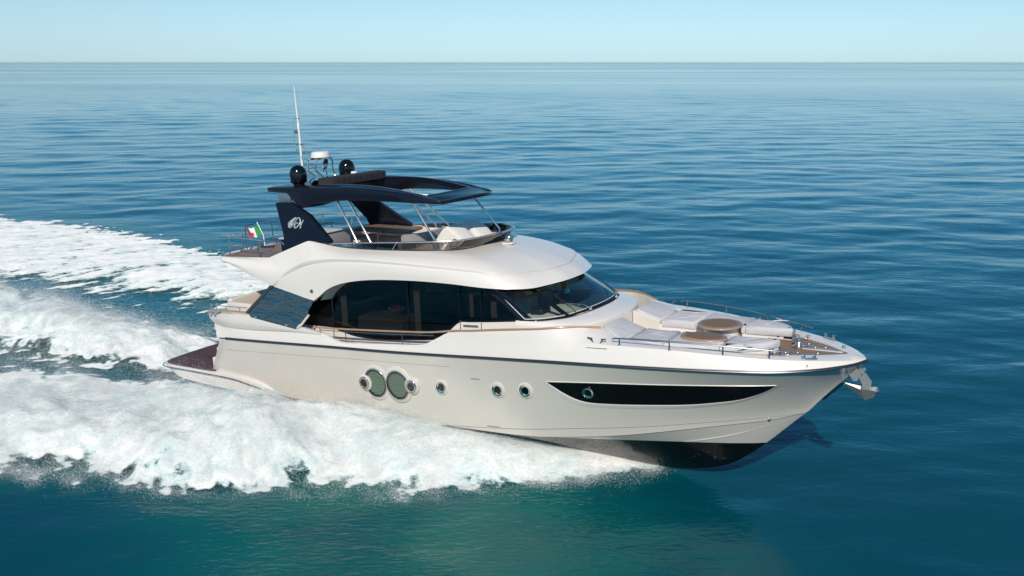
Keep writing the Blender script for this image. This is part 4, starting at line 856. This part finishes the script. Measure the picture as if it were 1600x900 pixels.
mb = MB(); mb.lathe([(.10, 0), (.20, .06), (.26, .14), (.25, .145), (.18, .07), (0, .02)], (0, 0, 0), 24); mb.build('bowl', M['plastic'], bo)
rnd = random.Random(4)
for i in range(6):
    a = i * 1.05; mb = MB(); mb.lathe([(.062 * math.sin(t), .062 * math.cos(t)) for t in np.linspace(0, math.pi, 9)], (.11 * math.cos(a), .11 * math.sin(a), .13 + .02 * (i % 2)), 12); o = mb.build('fruit', M['redfruit'], bo, 180)
# ------------------------------------------------------------------ sea
HAZE = 3.5e-5
rng = np.random.default_rng(11)
def fast_mesh(name, V, F, m, attrs=(), smooth=True):
    me = bpy.data.meshes.new(name); V = np.asarray(V, np.float32); F = np.asarray(F, np.int32); k = F.shape[1]
    me.vertices.add(len(V)); me.vertices.foreach_set('co', V.ravel()); me.loops.add(F.size); me.loops.foreach_set('vertex_index', F.ravel())
    me.polygons.add(len(F)); me.polygons.foreach_set('loop_start', np.arange(0, F.size, k, dtype=np.int32)); me.polygons.foreach_set('loop_total', np.full(len(F), k, np.int32))
    me.update(calc_edges=True)
    for n, a in attrs: at = me.attributes.new(n, 'FLOAT', 'POINT'); at.data.foreach_set('value', np.asarray(a, np.float32))
    if smooth: me.polygons.foreach_set('use_smooth', np.ones(len(F), bool))
    me.materials.append(m); o = bpy.data.objects.new(name, me); C.objects.link(o); return o
def sstep(a, b, x): t = np.clip((x - a) / (b - a), 0, 1); return t * t * (3 - 2 * t)
cY, sY = math.cos(R(-31.58)), math.sin(R(-31.58))
def to_boat(X, Yw): dx = X + 10.99; dy = Yw - 33.368; return cY * dx + sY * dy, -sY * dx + cY * dy
def to_world(bx, by): return -10.99 + cY * bx - sY * by, 33.368 + sY * bx + cY * by
def waves(X, Yw, r):
    Z = np.zeros_like(X); g = np.random.default_rng(5)
    for i in range(70):
        L = 1.1 * (13 / 1.1) ** (i / 69.); th = R(100) + g.normal(0, .55); k = 2 * math.pi / L; a = .0028 * L ** .95 / 2.6
        fade = 1 - sstep(L * 28, L * 60, r); Z += fade * a * np.sin(k * (math.cos(th) * X + math.sin(th) * Yw) + g.uniform(0, 6.28))
    return Z
ang = np.concatenate([np.radians(np.linspace(-180, -56, 40)[:-1]), np.radians(np.linspace(-56, 56, 680)), np.radians(np.linspace(56, 180, 40)[1:])])
rad_ = np.concatenate([[.5, 3, 6], 9 * 1.0062 ** np.arange(0, 790)]); q = rad_[-1]
while q < 13500: q *= 1.03; rad_ = np.append(rad_, q)
AA, RR = np.meshgrid(ang, rad_); X = RR * np.sin(AA); Yw = RR * np.cos(AA)
bx, by = to_boat(X, Yw)
lane_o = sfun([-60, -10, -1.2, 2.5, 4.3, 6.4, 8, 9.1, 10.2, 11.7, 12.9, 14.4, 15.7, 16.9, 17.9, 18.4], [22, 13.8, 11.2, 9.7, 8.8, 8.5, 8.1, 7.2, 6.3, 5.6, 5.0, 3.8, 2.6, 1.3, .3, .02])
lane_i = sfun([-60, -20, -9.3, -5, -2.4, -.6, 2, 5, 12, 16, 18.4], [16, 10, 7.4, 5.2, 3.9, 3.3, 2.4, 1.3, .9, .2, 0])
near = sstep(3.2, -.5, np.abs(by) - lane_o(bx)) * (bx < 22) * (bx > -60)
Zs = waves(X, Yw, RR) * (1 - .5 * near)
aer_refl = np.maximum(sstep(1.35, .35, np.hypot((bx - 14.5) / 8.5, (by + 6.5) / 5.5)), .55 * sstep(2.5, 0., np.abs(by) - lane_o(bx)) * sstep(20, 17, bx) * sstep(-55, -20, bx))  # green ellipse paints the hull's reflection into the sea colour; wake band is aerated
nr, na = RR.shape; idx = np.arange(nr * na).reshape(nr, na)
F = np.stack([idx[:-1, :-1], idx[:-1, 1:], idx[1:, 1:], idx[1:, :-1]], -1).reshape(-1, 4)

sm = bpy.data.materials.new('sea_water'); sm.use_nodes = True; nt = sm.node_tree; b = nt.nodes['Principled BSDF']
N = nt.nodes.new; L = nt.links.new
tc = N('ShaderNodeTexCoord')
def noise_n(scale, stretch, detail, rot=0., dist=0., rough=.5):
    mp = N('ShaderNodeMapping'); mp.inputs['Scale'].default_value = stretch; mp.inputs['Rotation'].default_value = (0, 0, rot)
    n = N('ShaderNodeTexNoise'); n.inputs['Scale'].default_value = scale; n.inputs['Detail'].default_value = detail; n.inputs['Distortion'].default_value = dist; n.inputs['Roughness'].default_value = rough
    L(tc.outputs['Object'], mp.inputs[0]); L(mp.outputs[0], n.inputs['Vector']); return n
b.inputs['Roughness'].default_value = .07; b.inputs['IOR'].default_value = 1.333; b.inputs['Specular IOR Level'].default_value = .32
at = N('ShaderNodeAttribute'); at.attribute_name = 'aerated_and_reflection'
mx = N('ShaderNodeMix'); mx.data_type = 'RGBA'; mx.inputs[6].default_value = (.0001, .056, .086, 1); mx.inputs[7].default_value = (.003, .135, .112, 1)  # second colour: aerated wake water and the painted green hull reflection
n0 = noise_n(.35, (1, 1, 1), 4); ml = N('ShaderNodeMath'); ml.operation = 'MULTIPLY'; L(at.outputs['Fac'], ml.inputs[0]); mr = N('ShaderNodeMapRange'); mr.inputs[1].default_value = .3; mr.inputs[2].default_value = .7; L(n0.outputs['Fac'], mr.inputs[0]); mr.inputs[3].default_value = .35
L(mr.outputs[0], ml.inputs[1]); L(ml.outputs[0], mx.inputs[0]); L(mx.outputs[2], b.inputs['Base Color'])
hs = []
for sc_, st, de, rot, amp in ((.10, (.4, 1, 1), 3, R(8), .27), (.45, (.45, 1, 1), 3, R(-10), .13), (2.2, (.55, 1, 1), 4, R(12), .026), (7.0, (.45, 1, 1), 3, R(-12), .05)):
    n = noise_n(sc_, st, de, rot, .3); m1 = N('ShaderNodeMath'); m1.operation = 'MULTIPLY'; m1.inputs[1].default_value = amp; L(n.outputs['Fac'], m1.inputs[0]); hs.append(m1)
    if sc_ == 7.0: am = N('ShaderNodeMath'); am.operation = 'MULTIPLY_ADD'; am.inputs[1].default_value = .036; am.inputs[2].default_value = .016; L(at.outputs['Fac'], am.inputs[0]); L(am.outputs[0], m1.inputs[1])
acc = hs[0]
for h in hs[1:]: ad = N('ShaderNodeMath'); ad.operation = 'ADD'; L(acc.outputs[0], ad.inputs[0]); L(h.outputs[0], ad.inputs[1]); acc = ad
bp = N('ShaderNodeBump'); bp.inputs['Strength'].default_value = .55; bp.inputs['Distance'].default_value = 1.0; L(acc.outputs[0], bp.inputs['Height']); L(bp.outputs[0], b.inputs['Normal'])
ln = N('ShaderNodeVectorMath'); ln.operation = 'LENGTH'; L(tc.outputs['Object'], ln.inputs[0]); far = N('ShaderNodeMapRange'); far.inputs[1].default_value = 80; far.inputs[2].default_value = 1200; far.inputs[3].default_value = .07; far.inputs[4].default_value = .10; L(ln.outputs['Value'], far.inputs[0])
pt = noise_n(.0045, (.35, 1, 1), 5, R(3), .4); pr = N('ShaderNodeMath'); pr.operation = 'MULTIPLY_ADD'; pr.inputs[1].default_value = .24; pr.inputs[2].default_value = -.11; L(pt.outputs['Fac'], pr.inputs[0]); pf = N('ShaderNodeMath'); pf.operation = 'ADD'; pf.use_clamp = True; L(far.outputs[0], pf.inputs[0]); L(pr.outputs[0], pf.inputs[1])
pm = N('ShaderNodeMath'); pm.operation = 'MAXIMUM'; pm.inputs[1].default_value = .06; L(pf.outputs[0], pm.inputs[0]); L(pm.outputs[0], b.inputs['Roughness'])
sea = fast_mesh('sea', np.stack([X, Yw, Zs], -1).reshape(-1, 3), F, sm, [('aerated_and_reflection', aer_refl.ravel())]); sea['kind'] = 'structure'

# ------------------------------------------------------------------ foam and spray
def fnoise(nx, ny, d, lam, slope=1.6, seed=0, stretch=1., ang=0.):
    """periodic band noise: energy at wavelengths below lam, falling as a power law; unit variance"""
    g = np.random.default_rng(seed); w = g.normal(size=(nx, ny)); f = np.fft.rfft2(w)
    kx = np.fft.fftfreq(nx, d)[:, None]; ky = np.fft.rfftfreq(ny, d)[None, :]
    u = (kx * math.cos(ang) + ky * math.sin(ang)) * stretch; v = -kx * math.sin(ang) + ky * math.cos(ang)
    k = np.sqrt(u * u + v * v); k0 = 1 / lam; amp = 1 / (1 + (k / k0) ** 2) ** (slope / 2 + .0); amp = amp * (k > 0)
    o = np.fft.irfft2(f * amp, s=(nx, ny)); return (o - o.mean()) / o.std()
DX = .06
bxs = np.arange(-48, 18.7, DX); bys = np.arange(-20, 19, DX); nx, ny = len(bxs), len(bys)
BX, BY = np.meshgrid(bxs, bys, indexing='ij')
def NZ(*a, **k): return fnoise(nx, ny, DX, *a, **k)
n_big = NZ(3.0, 2.6, seed=1, stretch=1.4); n_mid = NZ(1.0, 2.3, seed=2, stretch=1.2); n_fine = NZ(.35, 1.5, seed=3); n_str = NZ(1.3, 2.0, seed=4, stretch=2.8, ang=1.25); n_fl = NZ(.7, 2.2, seed=6)
# starboard lane (towards the camera)
yo = lane_o(BX); yi = lane_i(BX); ay = -BY
jag = .28 * n_mid * sstep(17.5, 10, BX) + .22 * n_fl * sstep(18, 13, BX)
jag = np.maximum(jag, -.32)
s = (ay - yi) / np.maximum(yo - yi, .05); ed = (yo - ay) + jag
A = np.interp(BX, [-48, -15, -4, 0, 3, 8, 12, 15, 17.5, 18.4], [.2, .38, .45, .42, .62, 1.15, .82, .46, .18, .0])
sc = np.clip(s, 0, 1); hN = A * (np.sin(math.pi * sc ** np.interp(BX, [-2, 6, 10, 14], [1.25, 1.15, 1.0, .8]))) ** np.interp(BX, [0, 8], [1.3, .85])
wy = np.clip(yo - yi, .3, 8); rough_amp = np.interp(BX, [0, 6, 12, 18], [1., 1., .55, .12])
mN = (BX < 18.05) * sstep(-.05, .75, ed) * sstep(-.9, .4, (ay - yi) + .5 * n_mid * sstep(3, -3, BX)) * (ay > -.2)
gapN = sstep(.1, -.6, ay - yi + .6 * n_mid)
inside = sstep(0, 1.6, np.minimum(ed, (ay - yi) + 1.2))
calm = 1 - (1 - sstep(0., .5, s)) * sstep(10, 6.5, BX) * sstep(-3, .5, BX) * (BY < 0)
ed0 = yo - ay + .25 * n_big; in0 = sstep(0, 1.8, np.minimum(ed0, (ay - yi) + 1.2)); hN = (hN * sstep(-.2, 1.8, ed0) + in0 * calm * rough_amp * (.15 * n_big + .024 * n_mid) * (.35 + A)) * sstep(-.6, .6, ed0)
streakfade = np.interp(BX, [-48, -20, -5, 2], [.55, .7, .95, 1.])
dN = mN * (.74 + .55 * sstep(.1, 1.8, ed) + .12 * np.maximum(n_mid, -.8) - .25 * (1 - streakfade) * (1 + n_str))
dN = np.where(BX > 11, dN * (1 - .18 * sstep(11, 16, BX) * (.6 + .5 * n_str)), dN)
# broad stern wash with a rooster crest
cw = np.interp(BX, [-48, -20, -8, 0, 2.5], [4.8, 3.8, 2.7, 2.2, 2.0]); cc = np.interp(BX, [-48, -10, 0], [-2.0, -.9, -.2])
sd_ = (cw - np.abs(BY - cc)) + np.maximum(.5 * n_mid + .2 * n_fl, -.35); mS = sstep(-.1, 1.0, sd_) * sstep(.5, -.6, BX + .3 * n_mid)
AS = np.interp(BX, [-48, -30, -16, -9, -4, 0, 2.2], [.3, .5, .8, .9, .6, .20, .05])
sd0 = cw - np.abs(BY - cc) + .3 * n_big; hS = (AS * sstep(-.4, 2.8, sd0) + (.15 * n_big + .02 * n_mid) * sstep(0, 2., sd0)) * sstep(.8, -1.2, BX)
dS = mS * (.56 + .62 * sstep(0, 1.5, sd_) + .14 * n_mid)
# port lane, seen as streaky flat foam beyond the stern
yop = np.interp(BX, [-48, -36, -30, -23, -18, -14, -1.2, 2.5, 8, 12, 15.7, 18.4], [14.0, 15.6, 16.0, 15.4, 14.6, 14.0, 11.0, 9.7, 8.1, 5.6, 2.6, 0.02]); yip = np.interp(BX, [-48, -25, -19, -15, -9, -6, 2, 12, 18.4], [-.5, 1.0, 3.3, 4.0, 4.2, 4.4, 3.0, 1., 0])
stair = .55 * ((BX * .22) % 1.0) * sstep(-8, -16, BX)
edp = (yop - BY) + .45 * n_mid * sstep(16, 8, BX) - stair + .25 * n_str; eip = (BY - yip) + 1.0 * n_str + .3 * n_mid
mF = (BX < 17.) * sstep(-.05, .45, edp) * sstep(-.2, 3.6, eip); sF = np.clip((BY - yip) / np.maximum(yop - yip, .1), 0, 1)
hF = (np.interp(BX, [-48, -10, 3, 12, 18.4], [.10, .22, .7, .4, 0]) * np.sin(math.pi * sF ** 1.1) + .012 * n_mid + .015 * n_str) * mF
dF = mF * (.84 + .13 * n_str + .08 * n_mid + .08 * n_fl)
H = np.maximum(np.maximum(hN, hS), hF); Dn = np.maximum(np.maximum(dN, dS), dF)
# dark-water gap behind the stern stays open; thin lace drifts across it
lace = .26 * sstep(.4, 1.6, n_str + .4 * n_mid) * sstep(4, -6, BX) * (np.abs(BY) < 12); Dn = np.maximum(Dn, lace * sstep(-1.5, 0, edp) * (ay < yo))
WX, WY = to_world(BX, BY); Wr = np.hypot(WX, WY)
Hw = waves(WX, WY, Wr) * .5 + .012 + np.maximum(H, 0)
keep = Dn > .015; idx = np.full(nx * ny, -1); kc = (keep[:-1, :-1] | keep[1:, :-1] | keep[:-1, 1:] | keep[1:, 1:])
# drop what would stand inside the hull
ii = np.arange(nx * ny).reshape(nx, ny)
Fq = np.stack([ii[:-1, :-1], ii[1:, :-1], ii[1:, 1:], ii[:-1, 1:]], -1)[kc]
used = np.unique(Fq); idx[used] = np.arange(len(used)); Fq = idx[Fq]
P = np.stack([WX, WY, Hw], -1).reshape(-1, 3)[used]
fm = bpy.data.materials.new('sea_foam'); fm.use_nodes = True; nt = fm.node_tree; nt.nodes.clear(); N = nt.nodes.new; L = nt.links.new
tc = N('ShaderNodeTexCoord'); at = N('ShaderNodeAttribute'); at.attribute_name = 'foam_cover'
n1 = noise_n(2.2, (.6, 1.3, 1), 8, R(31.6), .6, .62); n2 = noise_n(11, (.8, 1.2, 1), 7, R(31.6), .3, .7)
def MA(op, a, b_=None, clamp=False):
    n = N('ShaderNodeMath'); n.operation = op; n.use_clamp = clamp
    for i, v in enumerate((a, b_)):
        if v is None: continue
        if isinstance(v, (int, float)): n.inputs[i].default_value = v
        else: L(v, n.inputs[i])
    return n.outputs[0]
nn = MA('ADD', MA('MULTIPLY', n1.outputs['Fac'], .55), MA('MULTIPLY', n2.outputs['Fac'], .45))
a1 = MA('ADD', at.outputs['Fac'], MA('MULTIPLY', MA('SUBTRACT', nn, .5), 2.6)); mr = N('ShaderNodeMapRange'); mr.interpolation_type = 'SMOOTHSTEP'; mr.inputs[1].default_value = .12; mr.inputs[2].default_value = .62; L(a1, mr.inputs[0]); alpha = MA('MULTIPLY', mr.outputs[0], MA('MULTIPLY', at.outputs['Fac'], 4.0, True))
cr = N('ShaderNodeMix'); cr.data_type = 'RGBA'; cr.inputs[6].default_value = (.50, .68, .68, 1); cr.inputs[7].default_value = (.88, .89, .88, 1)
n4 = noise_n(.75, (.8, 1.2, 1), 5, R(31.6), .8, .6); v4 = N('ShaderNodeMapRange'); v4.inputs[1].default_value = .38; v4.inputs[2].default_value = .62; L(n4.outputs['Fac'], v4.inputs[0]); c4 = N('ShaderNodeMix'); c4.data_type = 'RGBA'; c4.inputs[6].default_value = (.86, .875, .86, 1); c4.inputs[7].default_value = (.97, .96, .94, 1); L(v4.outputs[0], c4.inputs[0]); L(c4.outputs[2], cr.inputs[7])
cf = N('ShaderNodeMapRange'); cf.inputs[1].default_value = .25; cf.inputs[2].default_value = 1.0; L(a1, cf.inputs[0]); L(cf.outputs[0], cr.inputs[0])
df = N('ShaderNodeBsdfDiffuse'); df.inputs['Roughness'].default_value = .6; tl = N('ShaderNodeBsdfTranslucent'); L(cr.outputs[2], df.inputs[0]); L(cr.outputs[2], tl.inputs[0])
bpn = N('ShaderNodeBump'); bpn.inputs['Strength'].default_value = .9; bpn.inputs['Distance'].default_value = .06; n3 = noise_n(10, (1, 1, 1), 8, 0, .2, .72); L(n3.outputs['Fac'], bpn.inputs['Height']); L(bpn.outputs[0], df.inputs['Normal'])
m1 = N('ShaderNodeMixShader'); m1.inputs[0].default_value = .12; L(df.outputs[0], m1.inputs[1]); L(tl.outputs[0], m1.inputs[2])
trn = N('ShaderNodeBsdfTransparent'); m2 = N('ShaderNodeMixShader'); out = N('ShaderNodeOutputMaterial'); L(alpha, m2.inputs[0]); L(trn.outputs[0], m2.inputs[1]); L(m1.outputs[0], m2.inputs[2]); L(m2.outputs[0], out.inputs[0])
fm2 = fm.copy(); fm2.name = 'port_foam'
for n in fm2.node_tree.nodes:
    if n.type == 'MAPPING' and abs(n.inputs['Rotation'].default_value[2] - R(31.6)) < 1e-3: n.inputs['Rotation'].default_value[2] = R(-42); n.inputs['Scale'].default_value = (.55, 1.7, 1)
by_u = BY.ravel()[used]; bx_u = BX.ravel()[used]; split_y = np.interp(bx_u, [-48, -20, -8, -3, 18], [.5, 2.2, 2.6, 2.6, 0.0]); far_v = by_u > split_y; fr = far_v[Fq].all(1)
def part_mesh(name, m, sel):
    f = Fq[sel]; us = np.unique(f); rm = np.full(len(P), -1); rm[us] = np.arange(len(us)); return fast_mesh(name, P[us], rm[f], m, [('foam_cover', Dn.ravel()[used][us])])
foam = part_mesh('wake_foam', fm, ~fr); tag(foam, 'white churned foam beside the starboard hull and straight behind the yacht', 'foam', kind='stuff')
foam2 = part_mesh('port_wake_foam', fm2, fr); tag(foam2, 'streaky white foam trailing from the far side of the yacht', 'foam', kind='stuff')

# airy veils of fine spray hanging above the foam, each a few decimetres over the last
vm = fm.copy(); vm.name = 'spray_veil'; vn = vm.node_tree; mix2 = [n for n in vn.nodes if n.type == 'MIX_SHADER'][1]
for n in vn.nodes:
    if n.type == 'MAP_RANGE' and n.interpolation_type == 'SMOOTHSTEP': n.inputs[1].default_value = .0; n.inputs[2].default_value = 1.6; n.inputs[4].default_value = .62
    if n.type == 'BUMP': n.inputs['Strength'].default_value = .25
vm.node_tree.nodes
core_N = sstep(.1, 1.5, ed) * sstep(-.4, 1.2, ay - yi) * (BY < 0) * np.interp(BX, [-48, -25, -5, 6, 14, 17.6, 18.3], [.2, .4, .7, 1, .9, .55, 0])
core_S = sstep(.2, 1.8, sd_) * (BX < .6) * np.interp(BX, [-48, -30, -8, -1, .6], [.3, .7, 1., .7, 0])
for name, core, lift, lab in (('spray_veil', core_N, np.interp(BX, [-10, 4, 10, 15, 18.2], [.7, 1.1, 1., .5, .12]), 'thin veil of fine spray drifting over the foam along the starboard side'), ('stern_veil', core_S, np.interp(BX, [-40, -8, 0], [1., 1.3, .5]), 'thin veil of fine spray hanging over the foam astern')):
    allP = []; allF = []; allD = []; off = 0
    for k in range(4):
        nk = NZ(1.6, 2.6, seed=30 + k); nk2 = NZ(.8, 2.2, seed=40 + k)
        d_ = core * (.70 - .11 * k) + core * (.20 * nk + .10 * nk2) - .06 * k; hk = Hw + lift * (.05 + .075 * k) * (1 + .35 * nk) * calm
        kp = (d_ > .03) & (core > .02); kcc = kp[:-1, :-1] & kp[1:, :-1] & kp[:-1, 1:] & kp[1:, 1:]; kcc = kcc[::1, ::1]
        fq = np.stack([ii[:-1, :-1], ii[1:, :-1], ii[1:, 1:], ii[:-1, 1:]], -1)[kcc]; us = np.unique(fq); rm = np.full(nx * ny, -1); rm[us] = np.arange(len(us)) + off
        allF.append(rm[fq]); allP.append(np.stack([WX, WY, hk], -1).reshape(-1, 3)[us]); allD.append(d_.ravel()[us]); off += len(us)
    vo = fast_mesh(name, np.vstack(allP), np.vstack(allF), vm, [('foam_cover', np.concatenate(allD))]); tag(vo, lab, 'spray', kind='stuff')

# droplets
dm = mat('spray_water', (.95, .95, .94), .6); _b = dm.node_tree.nodes['Principled BSDF']; _b.inputs['Emission Strength'].default_value = 0
tet = np.array([(1, 1, 1), (1, -1, -1), (-1, 1, -1), (-1, -1, 1)], float) / math.sqrt(3)
def droplets(name, P, r, label):
    n = len(P); q = rng.normal(size=(n, 4)); q /= np.linalg.norm(q, axis=1)[:, None]; w, x, y, z = q.T
    Rm = np.stack([1-2*(y*y+z*z), 2*(x*y-z*w), 2*(x*z+y*w), 2*(x*y+z*w), 1-2*(x*x+z*z), 2*(y*z-x*w), 2*(x*z-y*w), 2*(y*z+x*w), 1-2*(x*x+y*y)], -1).reshape(n, 3, 3)
    V = np.einsum('nij,kj->nki', Rm, tet) * r[:, None, None] + P[:, None, :]
    F = (np.arange(n)[:, None, None] * 4 + np.array([(0, 1, 2), (0, 3, 1), (0, 2, 3), (1, 3, 2)])[None]).reshape(-1, 3)
    o = fast_mesh(name, V.reshape(-1, 3), F, dm, smooth=False); tag(o, label, 'spray', kind='stuff'); return o
def sample(weight, n):
    w = np.maximum(weight, 0).ravel(); c = np.cumsum(w); i = np.searchsorted(c, rng.random(n) * c[-1]); i = np.minimum(i, nx * ny - 1); ix, iy = i // ny, i % ny
    return ix, iy, bxs[ix] + (rng.random(n) - .5) * DX, bys[iy] + (rng.random(n) - .5) * DX
def cloud(weight, n, scale, drift=(0, 0), base=None):
    ix, iy, x, y = sample(weight, n); e = rng.exponential(1, n); sc_ = scale[ix, iy] if hasattr(scale, 'shape') else scale
    z = (Hw[ix, iy] if base is None else base[ix, iy]) + np.minimum(e, 4.) * sc_; x = x + drift[0] * e * sc_ + rng.normal(0, .12, n); y = y + drift[1] * e * sc_ + rng.normal(0, .12, n)
    X_, Y_ = to_world(x, y); return np.stack([X_, Y_, z], -1)
E1 = np.exp(-((ed - .25) / .38) ** 2) * (BX > -40) * (BX < 18.2) * (BY < 0) * (ay > yi)                # ragged outer edge
body = mN * sstep(.2, 1.2, ed) * (BX > -30) * (BY < 0) * np.interp(BX, [-30, -10, 4, 12, 18], [.3, .7, 1, 1, .8]) * (1 + .8 * np.clip(n_mid, -1, 2))
inner = np.exp(-((ay - np.maximum(yi, chi_y(np.clip(BX, 2.3, 21)) * .8)) / .5) ** 2) * (BX > 1) * (BX < 17.8) * (BY < 0)
pN = np.vstack([cloud(E1 * (1 + n_mid.clip(-.8, 2)), 260000, np.interp(BX, [0, 8, 14, 18], [.16, .14, .08, .03]), (-.8, -1.0)),
                cloud(body, 420000, .16 * (.35 + A) * (1 + .5 * n_big.clip(-1, 2)) * rough_amp * calm + .01, (-1.2, -.5)),
                cloud(inner * sstep(6, 10, BX) * (.15 + .85 * sstep(16.5, 13.5, BX)), 50000, np.interp(BX, [2, 10, 17.8], [.05, .07, .12]), (-1.5, -.2))])
droplets('bow_spray', pN, np.clip(.0045 * rng.lognormal(0, .42, len(pN)), .002, .016), 'white spray thrown out along the starboard side of the hull')
crest = mS * (hS + .1) ** 2 * (BX > -40) * (1 + n_mid.clip(-.8, 2)); edgeS = np.exp(-((sd_ - .2) / .5) ** 2) * (BX < 1) * (BX > -40)
pS = np.vstack([cloud(crest, 240000, .24 * (1 + .6 * n_big.clip(-1, 2)), (-1., 0)), cloud(edgeS, 110000, .16, (-.6, 0))])
pF = cloud(mF * (.3 + dF.clip(0, 1)) * (BX > -44) * (BX < 14), 130000, .05 + .10 * sstep(-6, 8, BX), (-.8, 0))
droplets('port_spray', pF, np.clip(.0055 * rng.lognormal(0, .4, len(pF)), .003, .018), 'fine white flecks of spray over the streaky foam on the far side')
droplets('stern_spray', pS, rng.uniform(.0045, .011, len(pS)), 'billowing white spray rising in the wake astern of the swim platform')

# ------------------------------------------------------------------ sea air
hz = bpy.data.materials.new('sea_haze'); hz.use_nodes = True; nt = hz.node_tree; nt.nodes.clear(); pv = nt.nodes.new('ShaderNodeVolumePrincipled'); ho = nt.nodes.new('ShaderNodeOutputMaterial')
pv.inputs['Color'].default_value = (.66, .90, 1.0, 1); pv.inputs['Density'].default_value = HAZE; pv.inputs['Anisotropy'].default_value = .2; nt.links.new(pv.outputs[0], ho.inputs['Volume'])
mb = MB(); mb.box((0, 0, 4.9), (30000, 30000, 12.8)); hb = mb.build('haze', hz, None, nrm=False); hb['kind'] = 'stuff'; scene.cycles.volume_bounces = 1
